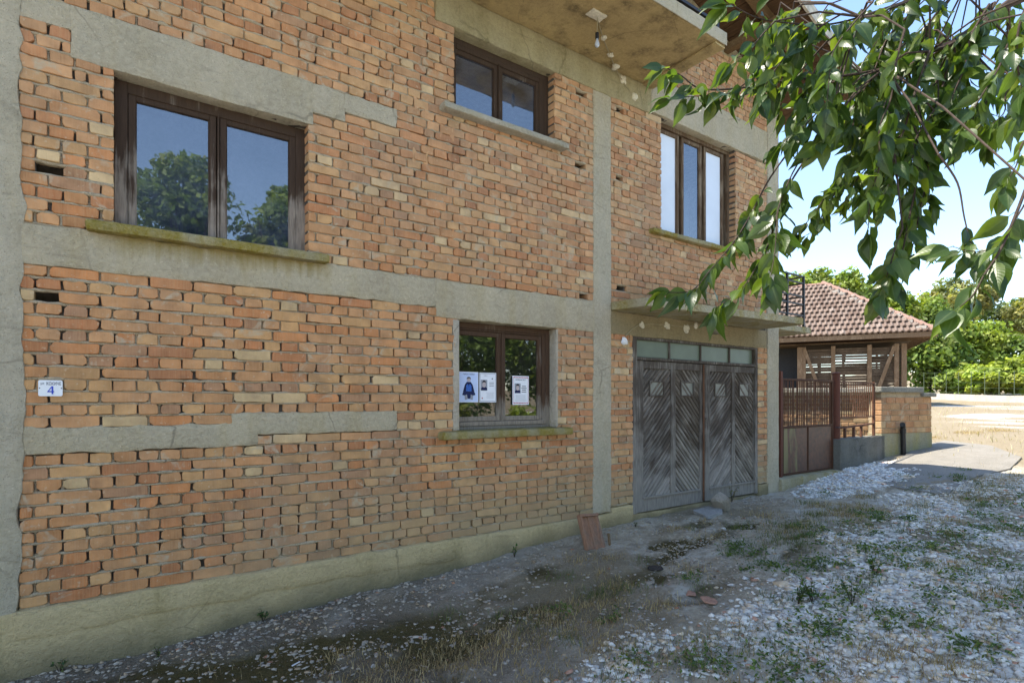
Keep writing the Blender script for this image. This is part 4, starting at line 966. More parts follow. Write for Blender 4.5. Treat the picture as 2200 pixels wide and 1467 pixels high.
# yard wall seen through the gate
YW0, YD = Vector((11.88, .30, 0)), Vector((-.6, .8, 0)); YN = Vector((.8, .6, 0))
yw = thing('yard_wall', (11.3, 1.0, .5), 'weathered brick yard wall with pale cap seen through the gate bars', 'wall')
place_box('core', yw, YW0, YD, YN, 0, 3.2, .012, .3, .2, 1.80, M['mortar'])
place_box('cap', yw, YW0, YD, YN, -.02, 3.2, -.05, .33, 1.80, 1.89, M['sill_grey'], .01)
unit = {}
for i in range(16):
    z = .58+i*.076; st = i % 2; L = .256 if st else .13; u = -.06*(1-st)
    while u < 2.3:
        a, b = max(u, 0), u+L-.012
        if b-a > .03:
            c = np.array(PAL[rb.choices(range(7), PW)[0]][0])*rb.uniform(.85, 1.1)*(1.0 if z < 1.42 else .42)  # upper courses darkened, lower ones paled: shade and sun put into the colour
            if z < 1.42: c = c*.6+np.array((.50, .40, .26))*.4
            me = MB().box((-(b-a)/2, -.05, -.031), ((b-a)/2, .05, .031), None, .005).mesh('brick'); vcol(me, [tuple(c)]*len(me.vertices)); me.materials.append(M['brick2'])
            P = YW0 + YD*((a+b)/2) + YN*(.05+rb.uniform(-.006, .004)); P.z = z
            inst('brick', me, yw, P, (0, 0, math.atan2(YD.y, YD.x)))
        u += L
# drain pipe with elbow
pb = at(1940, 980, -.16); pt = at(1937, 912, -.16)
t = thing('drain_pipe', (pb.x, -.16, pb.z), 'black plastic pipe with an elbow standing before the block wall', 'pipe')
MB().tube([(pb.x+.03, -.16, pb.z-.1), (pb.x, -.16, pt.z-.08), (pb.x-.015, -.165, pt.z-.03), (pb.x-.06, -.18, pt.z), (pb.x-.11, -.19, pt.z+.005)], .045, 12).build('pipe', M['plastic'], t)
MB().tube([(pb.x+.004, -.16, pt.z-.16), (pb.x, -.16, pt.z-.08)], .053, 12).build('collar', M['plastic'], t)
# ------------------------------------------------------------------ slatted barn
KB = 2.2
def far(p): return CAM + (Vector(p)-CAM)*KB
BC = far((12.69, 0, 1.66)); E1 = Vector((-.456, .890, 0)); E2 = Vector((.890, .456, 0)); BANG = math.atan2(E1.y, E1.x)
def B(u, v, z): p = BC + E1*u + E2*v; return Vector((p.x, p.y, z))
def ub_(x, v=0):                                   # distance along the barn front seen at pixel column x
    d = ray(x, 859); o = BC+E2*v
    return ((o.x-CAM.x)*d.y - (o.y-CAM.y)*d.x)/(E1.y*d.x - E1.x*d.y)
def zb(y, u=0, v=0):
    q = B(u, v, 0)-CAM; zc = q.x*FW[0]+q.y*FW[1]; return CAM.z + (HY-y)*zc/F
barn = thing('slatted_barn', B(2, 2, 1.35), 'old barn with red tiled hip roof and horizontal slat walls', 'barn')
M['slat'] = wood('slat_wood', (.10, .066, .04), (.20, .145, .095), (30, 30, 30), .5)
M['post'] = wood('post_wood', (.20, .125, .07), (.34, .23, .14), (30, 30, 5), .5)
zs0, zs1 = zb(834), 3.98
me = MB().box((-.5, -.02, -.053), (.5, .02, .053)).mesh('slat'); me.materials.append(M['slat'])
pu = [ub_(x) for x in (1942, 1926, 1868, 1790, 1727)]
for a, b in ((pu[1], pu[2]), (pu[2], pu[3]), (pu[3], pu[4])):
    z = zs0+.05
    while z < zs1-.03:
        o = inst('slat', me, barn, B((a+b)/2, .05+rb.uniform(-.01, .01), z), (0, rb.uniform(-.008, .008), BANG), (b-a+.05, 1, rb.uniform(.72, 1.12))); z += .112+rb.uniform(-.012, .014)
a, b = pu[0], pu[1]
zz = zs0+.05
while zz < zs1: inst('slat', me, barn, B((a+b)/2, .05, zz), (0, 0, BANG), (b-a, 1, .9)); zz += .115
for z in np.arange(2.0, 4.0, .16): inst('slat', me, barn, B(3.0, 7.2, z), (0, 0, BANG), (7.5, 1, .85))
for z in np.arange(2.0, 4.0, .13): inst('slat', me, barn, B(.05, 3.6, z), (0, 0, math.atan2(E2.y, E2.x)), (7.2, 1, .8))
def bpost(u, v, z0, z1, w_=.17, name='post'): return place_box(name, barn, BC, E1, E2, u-w_/2, u+w_/2, v-w_/2, v+w_/2, z0, z1, M['post'], .01)
for u in pu: bpost(u, 0.0, 1.2 if u > .1 else zs0-.3, zs1+.1, .19 if u == pu[0] else .17)
bpost(ub_(1718), 0, 1.2, zs1+.1, .2)
for u in (0, 3, 6): bpost(u, 7.3, 1.2, zs1+.1)
def bbar(u0, z0, u1, z1, w_=.14): return MB().bar(B(u0, -.09, z0), B(u1, -.09, z1), .06, w_, up=(0, 0, 1)).build('brace', M['post'], barn)
bbar(ub_(1728), zs1, ub_(1757), zs0+.15); bbar(ub_(1921), zs1, ub_(1887), zs0)
place_box('base_wall', barn, BC, E1, E2, -.1, 8, -.08, .25, 1.1, zs0, M['mortar'])
place_box('base_wall', barn, BC, E1, E2, -.1, 8, 7.2, 7.5, 1.1, zs0, M['mortar'])
place_box('shade_backing', barn, BC, E1, E2, ub_(1722), 9, 1.6, 1.7, 1.1, 4.2, M['black'])  # black sheet put in for the darkness inside the doorway
place_box('ceiling', barn, BC, E1, E2, -.3, 9, .1, 7.6, 4.18, 4.24, M['slat'])
# roof: front slope and hip
EC = far((12.65, -.58, 2.935)); eu, ev = (EC-BC).dot(E1), (EC-BC).dot(E2); ze = EC.z
HB, RISE = 1.767*KB, 1.34*KB
RU = 9.0
def BR_(u, v, dz=0): return B(u, v, ze+dz)
apex = (eu+HB, ev+HB)
m = MB(); th = .10
P = [BR_(eu, ev), BR_(RU, ev), BR_(RU, ev+HB, RISE), BR_(apex[0], apex[1], RISE), BR_(eu, ev+2*HB), BR_(RU, ev+2*HB)]
lowP = [p-Vector((0, 0, th)) for p in P]
m.add(P+lowP, [(0, 1, 2, 3), (0, 3, 4), (4, 3, 2, 5), (7, 6, 9, 8), (10, 9, 6), (8, 9, 10, 11), (0, 6, 7, 1), (4, 10, 6, 0), (5, 11, 10, 4)])
M['tile'] = plain_col('barn_tiles', .85, .2, 22, .006, .2)
M['barnroof'] = flat('roof_underlay', (.16, .085, .055), .9)
broof = m.build('roof', M['barnroof'], barn)
SL = math.hypot(HB, RISE); PITCH = math.atan2(RISE, HB); NR = 12; ex = SL/NR; tw = .215
def tile_mesh(k, c):
    L = ex*1.16; prof = [(0, .0), (.03, .012), (.06, .050), (.095, .068), (.13, .050), (.16, .012), (tw+.006, .004)]
    V = [(-.0, y_-tw/2, z_+.075) for y_, z_ in prof]+[(L, y_-tw/2, z_) for y_, z_ in prof]+[(-.0, y_-tw/2, z_+.004) for y_, z_ in prof]
    n = len(prof); Fs = [(i, i+1, n+i+1, n+i)[::-1] for i in range(n-1)]+[(i, i+1, 2*n+i+1, 2*n+i) for i in range(n-1)]
    me = MB().add(V, Fs, c).mesh('roof_tile'); me.materials.append(M['tile']); return me
TC = [(.158, .112, .086), (.18, .132, .103), (.125, .086, .065), (.21, .165, .135), (.162, .120, .095)]
TM = [tile_mesh(k, c) for k, c in enumerate(TC)]
rot_t = Matrix((E2*math.cos(PITCH)+Vector((0, 0, math.sin(PITCH))), E1, (-(E2*math.sin(PITCH))+Vector((0, 0, math.cos(PITCH)))))).transposed()
# columns: local x up the slope, y along the eave, z out of the roof
nt_ = 0
for r_ in range(NR):
    d = r_*ex; v = ev + d*math.cos(PITCH); dz = d*math.sin(PITCH); u = eu + (v-ev) + tw*.7
    while True:
        p = BR_(u, v-.03, dz+.012)
        if px(p)[0] < 1655 or nt_ >= 300: break
        o = obj('roof_tile', rb.choices(TM, (4, 3, 3, 1, 3))[0], None, broof, p-WL[barn.name]); o.rotation_euler = (rot_t @ Matrix.Rotation(rb.uniform(-.012, .012), 3, 'Z')).to_euler(); u += tw; nt_ += 1
me = MB().add([(x_, .13*math.cos(a_), .11*math.sin(a_)-.02) for x_ in (0, .46) for a_ in np.linspace(0, math.pi, 7)], [(i, i+1, i+8, i+7) for i in range(6)], (.27, .165, .125)).mesh('hip_tile'); me.materials.append(M['tile'])
hd = (BR_(*apex, RISE)-BR_(eu, ev)); hl = hd.length; hx = hd/hl; hyv = Vector((0, 0, 1)).cross(hx).normalized(); hz = hx.cross(hyv)
rot_h = Matrix((hx, hyv, hz)).transposed()
k = 0
while k*.40 < hl:
    p = BR_(eu, ev)+hx*(k*.40)+Vector((0, 0, .05)); o = obj('hip_tile', me, None, broof, p-WL[barn.name]); o.rotation_euler = (rot_h @ Matrix.Rotation(rb.uniform(-.08, .08), 3, 'Z') @ Matrix.Rotation(-.06, 3, 'Y')).to_euler(); k += 1
rx = E1; rot_r = Matrix((rx, Vector((0, 0, 1)).cross(rx), Vector((0, 0, 1)))).transposed()
for k in range(9): o = obj('ridge_tile', me, None, broof, BR_(apex[0]+k*.42, apex[1], RISE+.05)-WL[barn.name]); o.rotation_euler = rot_r.to_euler()
M['lime'] = flat('lime_mortar', (.36, .32, .27), .95, .1, var=.25, sc_=5)
m = MB()
for k in range(17):                                # pale lumps of mortar along the hip
    p = BR_(eu, ev)+hx*(k*hl/17)+E1*rb.uniform(.05, .32)+Vector((0, 0, .03)); s_ = rb.uniform(.08, .17)
    m.rough((p.x-s_, p.y-s_, p.z-.07), (p.x+s_, p.y+s_, p.z+.07), cell=.12, amp=(.05, .05, .03), freq=5, seed=k, back=True)
tag(m.build('hip_mortar', M['lime'], broof, sm=True), kind='stuff')
fa_ = MB().bar(BR_(eu, ev+.02, -.09), BR_(RU, ev+.02, -.09), .05, .20); fa_.build('fascia', M['post'], broof)
MB().bar(BR_(eu+.02, ev+.06, -.09), BR_(eu+.02, ev+2*HB, -.09), .05, .16).build('fascia', M['post'], broof)
for k in range(10): MB().bar(BR_(eu+.08, ev+.5+k*.7, -.13), BR_(eu+1.4, ev+.5+k*.7, -.13+1.3*math.tan(PITCH)*.3), .07, .10).build('rafter_end', M['post'], broof)
# ------------------------------------------------------------------ far low wall and wire fence
wa, wb = atd(1985, 861, 34), atd(2290, 876, 25.5); wd = (wb-wa).normalized(); wl = (wb-wa).length
fw = MB()
for k in range(12):
    a, b = wa+wd*(wl*k/12), wa+wd*(wl*(k+1)/12)
    za, zb_ = float(gz(a.x, a.y)), float(gz(b.x, b.y)); nrm = Vector((-wd.y, wd.x, 0))*.13
    tp = lambda p, z: [(p.x-nrm.x, p.y-nrm.y, z), (p.x+nrm.x, p.y+nrm.y, z)]
    V = tp(a, za-.3)+tp(b, zb_-.3)+tp(b, wa.z+(wb.z-wa.z)*(k+1)/12+.46)+tp(a, wa.z+(wb.z-wa.z)*k/12+.46)
    fw.add(V, [(0, 2, 4, 6), (1, 7, 5, 3), (6, 4, 5, 7), (0, 1, 3, 2), (0, 6, 7, 1), (2, 3, 5, 4)])
fo = fw.build('retaining_wall', concrete('far_wall_render', (.50, .47, .42), (.38, .35, .31), (.3, .27, .2), .5)); tag(fo, 'low pale wall across the far side of the yard', 'wall')
ft = thing('wire_fence', wa, 'thin green wire fence on top of the far low wall', 'fence')
M['wire'] = flat('wire', (.10, .13, .08), .6)
for k in range(11):
    p = wa+wd*(wl*k/10); z = wa.z+(wb.z-wa.z)*k/10+.44; MB().tube([(p.x, p.y, z), (p.x, p.y, z+1.25)], .016, 5).build('post', M['wire'], ft)
for j in range(5):
    MB().tube([(p.x, p.y, p.z+.55+j*.28) for p in (wa+(wb-wa)*t_ for t_ in (0, .5, 1))], .003, 3).build('wire', M['wire'], ft)
# ------------------------------------------------------------------ background trees and bushes
M['leaf_bg'] = foliage('tree_leaves', .35, .6)
M['bark'] = flat('bark', (.085, .065, .048), .9, .1, var=.4, sc_=25)
def leaf_cloud(name, cen, rad, n, size, colr, seed, clumps=36, fill=.75, droop=0.0, aspect=1.7):
    r = np.random.default_rng(seed); cen = np.array(cen); rad = np.array(rad)
    d = r.normal(size=(clumps, 3)); d /= np.linalg.norm(d, axis=1)[:, None]; q = r.uniform(.35, 1.0, (clumps, 1))**.6
    C = d*q*rad*fill
    cs = r.uniform(.20, .42, clumps)*rad.min(); tone = r.uniform(.62, 1.3, clumps); hue = r.uniform(-1, 1, clumps)
    k = r.integers(0, clumps, n); o = r.normal(size=(n, 3)); o /= np.linalg.norm(o, axis=1)[:, None]
    P = cen + C[k] + o*(cs[k]*r.uniform(.45, 1.05, n)**.7)[:, None]*np.array([1.15, 1.15, .85])
    nrm = o*.7 + r.normal(size=(n, 3))*.6 + np.array([0, 0, .5]); nrm /= np.linalg.norm(nrm, axis=1)[:, None]
    t = np.cross(nrm, r.normal(size=(n, 3))); t /= np.linalg.norm(t, axis=1)[:, None]; t[:, 2] -= droop; b = np.cross(nrm, t)
    s = size*r.uniform(.6, 1.3, (n, 1)); a = t*s*aspect/2; c = b*s/2
    V = np.stack([P-a, P+c*.9-a*.1, P+a, P-c*.9-a*.1], 1).reshape(-1, 3)
    col_ = np.array(colr)*tone[k][:, None]*(1+np.stack([hue[k]*.18, hue[k]*.05, -hue[k]*.1], 1))*r.uniform(.8, 1.2, (n, 1))
    return V, np.arange(4*n).reshape(-1, 4), np.repeat(np.clip(col_, .005, .6), 4, 0)
def tree(name, cen, rad, n, size, colr, seed, label, cat='tree', group=None, clumps=36, mat=None, trunk=.10, **kw):
    cen = Vector(cen); z = float(gz(cen.x, cen.y)); t = thing(name, (cen.x, cen.y, z), label, cat, group); off = WL[t.name]
    V, Fa, c = leaf_cloud(name, cen-off, rad, n, size, colr, seed, clumps, **kw)
    me = fast('crown', V, Fa, c); obj('crown', me, mat or M['leaf_bg'], t)
    m = MB(); rr = random.Random(seed); top = cen+Vector((0, 0, rad[2]*.35)); base = Vector((cen.x, cen.y, z-.1))
    m.tube([base, base.lerp(top, .35)+Vector((rr.uniform(-.2, .2), rr.uniform(-.2, .2), 0)), top], [trunk, trunk*.7, trunk*.2], 7)
    for k in range(6):
        f_ = rr.uniform(.25, .75); a = base.lerp(top, f_); e = cen+Vector((rr.uniform(-.8, .8)*rad[0], rr.uniform(-.8, .8)*rad[1], rr.uniform(-.2, .7)*rad[2]))
        m.tube([a, a.lerp(e, .5)+Vector((0, 0, .1*rad[2])), e], [trunk*.5, trunk*.3, trunk*.1], 5)
    m.build('trunk', M['bark'], t); return t
BRT, MID, DRK, OLV, FRN = (.19, .25, .050), (.125, .18, .040), (.060, .098, .028), (.20, .21, .09), (.22, .28, .055)
bgt = [  # px x, px y, half width, half height, depth, colour, leaves, name, label
 (1700, 632, 48, 42, 36, BRT, 2600, 'tree', 'bright green tree behind the barn roof nearest the house corner'),
 (1757, 620, 34, 40, 37, BRT, 2200, 'tree', 'bright slender tree top above the barn ridge'),
 (1815, 622, 36, 44, 36, BRT, 2400, 'tree', 'bright leafy tree top right of the barn ridge end'),
 (1862, 652, 36, 40, 38, MID, 2400, 'tree', 'mid green tree behind the upper hip of the barn'),
 (1885, 612, 16, 34, 50, DRK, 1500, 'conifer', 'small dark conifer top behind the hanging leaves above the barn'),
 (1930, 672, 52, 46, 38, BRT, 3400, 'tree', 'light green tree behind the lower hip of the barn'),
 (1985, 690, 44, 48, 42, MID, 2600, 'tree', 'mid green tree between barn corner and olive tree'),
 (2062, 640, 62, 40, 48, OLV, 4200, 'tree', 'pale olive flat topped tree highest behind the bushes'),
 (2150, 690, 58, 50, 50, DRK, 3800, 'tree', 'dark green tree right of the pale olive tree'),
 (2215, 680, 50, 45, 46, OLV, 2600, 'tree', 'olive green tree at the right edge of the photograph'),
 (1995, 765, 66, 72, 35.5, MID, 6500, 'bush', 'large dense green bush beside the barn corner'),
 (2085, 735, 60, 52, 36.5, BRT, 5200, 'bush', 'bright green bush in the middle of the far thicket'),
 (2170, 760, 50, 46, 38, MID, 3400, 'bush', 'mid green bush behind the ferny bushes on the right'),
 (2058, 818, 36, 34, 33.6, BRT, 3600, 'bush', 'low bright bush behind the left end of the far wall'),
 (2125, 815, 48, 32, 31.0, FRN, 4200, 'bush', 'yellow green feathery bush behind the wire fence'),
 (2205, 805, 46, 40, 30.0, FRN, 3600, 'bush', 'yellow green feathery bush at the right edge'),
 (2290, 770, 60, 70, 33, MID, 2600, 'bush', 'green bush outside the right edge of the photograph'),
]
for i, (x, y, hw, hh, d, c, n, nm, lab) in enumerate(bgt):
    k = d/F; rad = (hw*k*1.25, hw*k*1.25, hh*k*1.22)
    tree(nm, atd(x, y, d), rad, n, .19 if d < 40 else .22, c, 100+i, lab, 'tree' if nm != 'bush' else 'bush', 'trees and bushes beyond the yard', clumps=26 if nm == 'conifer' else 46)
# trees across the street behind the camera, seen in the window panes
for i, (x, y, h, rx_, c, lab) in enumerate([
  (-1.2, -13.5, 5.6, 2.0, MID, 'tree across the street, left of the tall one in the upper pane'),
  (1.7, -12.5, 9.6, 1.7, MID, 'tall tree across the street, seen in the left upper pane'),
  (4.3, -12.8, 9.0, 1.4, MID, 'loose tree across the street, seen in the right upper pane'),
  (6.9, -13.0, 6.0, 2.0, DRK, 'dark tree across the street, right of the loose one'),
  (9.6, -11.5, 6.0, 2.3, MID, 'dark tree across the street, seen in the lower window left pane'),
  (12.8, -11.0, 6.6, 2.4, MID, 'leafy tree across the street, seen in the lower window right pane'),
  (16.2, -11.5, 6.4, 2.4, BRT, 'bright tree across the street, seen beside the lower window post'),
  (20.0, -12.5, 6.5, 2.5, MID, 'tree across the street farthest up the road')]):
    tree('tree', (x, y, h*.55), (rx_, rx_, h*.44), 11000, .115, c, 300+i, lab, 'tree', 'trees across the street', clumps=60)
for i, (x, y, r_) in enumerate([(8.2, -9.6, 1.0), (10.9, -9.2, 1.1), (13.5, -9.0, 1.0), (16, -9.4, 1.1), (4.6, -10.5, 1.0)]):
    tree('bush', (x, y, .9), (r_*1.2, r_, .9), 2600, .12, FRN, 340+i, ['low yellow green bush across the street, %s' % s_ for s_ in ('left in the lower window', 'under the dark tree', 'under the leafy tree', 'farthest right', 'below the tall tree')][i], 'bush', 'bushes across the street', clumps=24, trunk=.03)
# ------------------------------------------------------------------ cherry tree hanging into the picture
def cherry_mat():
    m = foliage('cherry_leaf', .44, .36, (1.35, 1.25, 1.05)); nt = m.node_tree; b = nt.nodes['Principled BSDF']
    a = nt.nodes.new('ShaderNodeAttribute'); a.attribute_name = 'lf'; s = nt.nodes.new('ShaderNodeSeparateColor'); nt.links.new(a.outputs['Color'], s.inputs[0])
    def ma(op, x, y):
        q = nt.nodes.new('ShaderNodeMath'); q.operation = op
        for k, v in ((0, x), (1, y)):
            if hasattr(v, 'links'): nt.links.new(v, q.inputs[k])
            else: q.inputs[k].default_value = v
        return q.outputs[0]
    v = ma('SUBTRACT', s.outputs[1], ma('MULTIPLY', s.outputs[0], .20)); w_ = ma('SINE', ma('MULTIPLY', v, 62.0), 0.0)
    rib = nt.nodes.new('ShaderNodeMapRange'); nt.links.new(s.outputs[0], rib.inputs[0]); rib.inputs[1].default_value = 0; rib.inputs[2].default_value = .12; rib.inputs[3].default_value = 1; rib.inputs[4].default_value = 0
    bp = nt.nodes.new('ShaderNodeBump'); bp.inputs['Strength'].default_value = .12; bp.inputs['Distance'].default_value = .0015; nt.links.new(ma('SUBTRACT', ma('MULTIPLY', w_, .5), rib.outputs[0]), bp.inputs['Height']); nt.links.new(bp.outputs[0], b.inputs['Normal'])
    src = b.inputs['Base Color'].links[0].from_socket; x = nt.nodes.new('ShaderNodeMix'); x.data_type = 'RGBA'; nt.links.new(ma('MULTIPLY', rib.outputs[0], .55), x.inputs[0]); nt.links.new(src, x.inputs[6]); x.inputs[7].default_value = (.16, .21, .07, 1); nt.links.new(x.outputs[2], b.inputs['Base Color'])
    return m
M['leaf'] = cherry_mat()
M['twig'] = flat('twig_bark', (.055, .038, .028), .8, .2, var=.35, sc_=60)
CT = Vector((6.1, -6.3, float(gz(6.1, -6.3))))
ch = thing('cherry_tree', CT, 'cherry tree with broad glossy leaves hanging in from the upper right', 'tree')
def C8(pts, d0, d1):                               # points along a twig, their distance from the viewer running from d0 to d1
    n = len(pts); return [atd(1360+x/2.038, y/2.038, d0+(d1-d0)*i/(n-1)) for i, (x, y) in enumerate(pts)]
TW = [ # points, depth from-to, radius, leaf spacing, leaf size, bare share at start
 ([(1300, -60), (1230, 0), (1000, 75), (830, 110), (620, 95), (520, 70), (430, 20)], 2.5, 2.3, .006, .026, .125, .0),
 ([(1560, 80), (1400, 190), (1300, 225), (1100, 300), (900, 335), (700, 350), (480, 385), (300, 390), (215, 335), (150, 300)], 2.6, 2.5, .008, .024, .115, .0),
 ([(700, 350), (560, 330), (420, 410), (300, 420), (180, 430)], 2.5, 2.5, .004, .03, .11, .1),
 ([(1050, 10), (960, 110), (880, 220), (860, 330), (850, 450)], 2.3, 2.2, .004, .03, .115, .2),
 ([(1190, 130), (1150, 280), (1130, 430), (1080, 560), (1080, 720), (1040, 860), (1030, 1000)], 2.2, 2.2, .005, .030, .12, .1),
 ([(1712, 290), (1580, 350), (1480, 540), (1400, 620), (1210, 750)], 2.6, 2.6, .006, .034, .10, .1),
 ([(900, 430), (720, 620), (600, 780), (510, 950), (440, 1060), (340, 1180), (260, 1270), (150, 1280)], 2.5, 2.3, .005, .030, .118, .45),
 ([(780, 660), (690, 800), (640, 920), (600, 1050), (560, 1130), (480, 1260), (360, 1350)], 2.4, 2.3, .005, .030, .118, .30),
 ([(850, 560), (720, 720), (640, 900), (630, 980), (620, 1110), (600, 1220)], 2.4, 2.2, .004, .032, .12, .35),
 ([(1100, 500), (950, 700), (850, 850), (780, 950), (730, 1010)], 2.9, 2.9, .005, .026, .105, .0),
 ([(1250, 600), (1240, 800), (1210, 950), (1180, 1100), (1150, 1200), (1110, 1280)], 2.5, 2.4, .005, .024, .115, .0),
 ([(1290, 640), (1290, 780), (1260, 900), (1240, 1010), (1220, 1100)], 2.6, 2.5, .005, .026, .11, .0),
 ([(1340, 680), (1420, 800), (1450, 950), (1480, 1070), (1510, 1160)], 2.1, 2.0, .004, .024, .085, .62),
 ([(1730, 800), (1660, 980), (1600, 1110), (1540, 1200), (1490, 1290), (1430, 1345)], 1.75, 1.65, .005, .028, .118, .18),
 ([(1760, 560), (1700, 640), (1680, 720), (1640, 790)], 2.0, 2.0, .004, .026, .11, .0),
 ([(1500, 100), (1300, 400), (1150, 620), (1000, 760), (930, 880)], 2.9, 2.9, .007, .023, .11, .0),
 ([(1400, 190), (1350, 400), (1290, 600), (1280, 750), (1300, 880)], 2.7, 2.6, .006, .023, .11, .0),
 ([(1300, 225), (1230, 420), (1190, 560), (1140, 700), (1120, 820)], 2.4, 2.4, .006, .024, .115, .0),
 ([(1720, 60), (1640, 200), (1600, 300), (1520, 430), (1440, 560)], 2.3, 2.3, .006, .024, .115, .0),
 ([(1740, -20), (1690, 120), (1680, 260), (1700, 380), (1690, 480)], 2.1, 2.1, .005, .026, .12, .0),
 ([(1560, 20), (1480, 160), (1450, 300), (1400, 420), (1380, 520)], 2.5, 2.5, .006, .023, .115, .0),
 ([(1400, -20), (1300, 100), (1250, 250), (1220, 400)], 2.6, 2.6, .006, .024, .115, .0),
 ([(1250, 30), (1120, 160), (1060, 300), (1000, 420), (960, 560)], 2.6, 2.5, .006, .023, .115, .0),
 ([(1000, 75), (920, 180), (820, 280), (760, 380), (730, 480)], 2.4, 2.4, .005, .024, .12, .0),
 ([(830, 110), (740, 190), (660, 260), (600, 340), (560, 420)], 2.4, 2.4, .005, .025, .125, .0),
 ([(620, 95), (560, 160), (500, 230), (440, 260)], 2.3, 2.3, .004, .028, .125, .0),
 ([(900, 335), (880, 450), (870, 540), (820, 620)], 2.35, 2.3, .004, .026, .13, .0),
 ([(1100, 300), (1080, 450), (1000, 560), (960, 660)], 2.6, 2.6, .005, .024, .115, .0),
 ([(900, 400), (800, 500), (740, 560), (660, 620)], 2.3, 2.3, .004, .03, .12, .1),
 ([(1480, 540), (1450, 470), (1380, 640), (1330, 700)], 2.7, 2.7, .004, .024, .095, .0),
 ([(1640, 330), (1560, 420), (1500, 520), (1470, 600)], 2.9, 2.9, .004, .024, .10, .0),
 ([(950, 700), (900, 800), (860, 900), (800, 1000), (740, 1040)], 3.0, 3.0, .004, .026, .10, .0),
 ([(1300, 100), (1180, 200), (1120, 250), (1050, 340)], 2.9, 2.9, .005, .023, .11, .0),
 ([(1600, 0), (1540, 100), (1500, 200), (1540, 300)], 2.9, 2.9, .005, .023, .11, .0),
 ([(1060, 540), (1120, 640), (1180, 760), (1200, 860)], 2.9, 2.9, .005, .023, .11, .0),
 ([(1712, 900), (1640, 1010), (1560, 1090), (1480, 1100), (1400, 1080)], 1.9, 1.9, .003, .03, .10, .3),
 ([(1180, 1000), (1150, 1080), (1120, 1180), (1090, 1270)], 2.3, 2.3, .004, .028, .12, 0),
 ([(1200, 420), (1220, 560), (1180, 680), (1100, 800), (1080, 900)], 2.9, 2.9, .005, .023, .11, .0),
]
rf = random.Random(23)
for _ in range(48):                                # more twigs filling the mass of the crown
    x, y = rf.uniform(620, 1700), rf.uniform(-40, 560)
    if y > 300+(x-620)*.42 or (x > 1380 and y > 430): continue
    q = [(x, y)]
    for k in range(3): x += rf.uniform(-90, 10); y += rf.uniform(50, 120); q.append((x, y))
    dd = rf.uniform(2.3, 3.3); TW.append((q, dd, dd+rf.uniform(-.1, .1), .004, .028, .115, 0.0))
def leaf_shape(seed):
    r = random.Random(seed); n = 8; V = []; Fs = []
    bend, fold, tw_ = r.uniform(.05, .60), r.uniform(.06, .42), r.uniform(-.6, .6)
    kw = r.uniform(.78, 1.05); prof = [v*kw for v in (0, .19, .262, .272, .235, .155, .062, .004)]
    # stalk
    V += [(-.008, -.24, .03), (.008, -.24, .03), (.009, 0, 0), (-.009, 0, 0)]; Fs.append((0, 1, 2, 3))
    for i in range(n):
        t = i/(n-1); w_ = prof[i]+.004; z = -bend*t*t; a = tw_*t; wv = .012*math.sin(i*2.3+seed)
        for s in (-1, -.55, 0, .55, 1):
            x = s*w_; zz = z+abs(s)*w_*fold+(wv*abs(s) if s else 0); V.append((x*math.cos(a)-zz*math.sin(a)*.3, t, zz+x*math.sin(a)))
    for i in range(n-1):
        for k in range(4): q = 4+i*5+k; Fs.append((q, q+1, q+6, q+5))
    UV = [(0, 0, 0)]*4+[(abs(s), i/(n-1), 0) for i in range(n) for s in (-1, -.55, 0, .55, 1)]
    return np.array(V), Fs, UV
SH = [leaf_shape(s) for s in range(16)]
leaves = []; limbs = MB()
rl = random.Random(11)
GL = Vector((0, 0, -1))
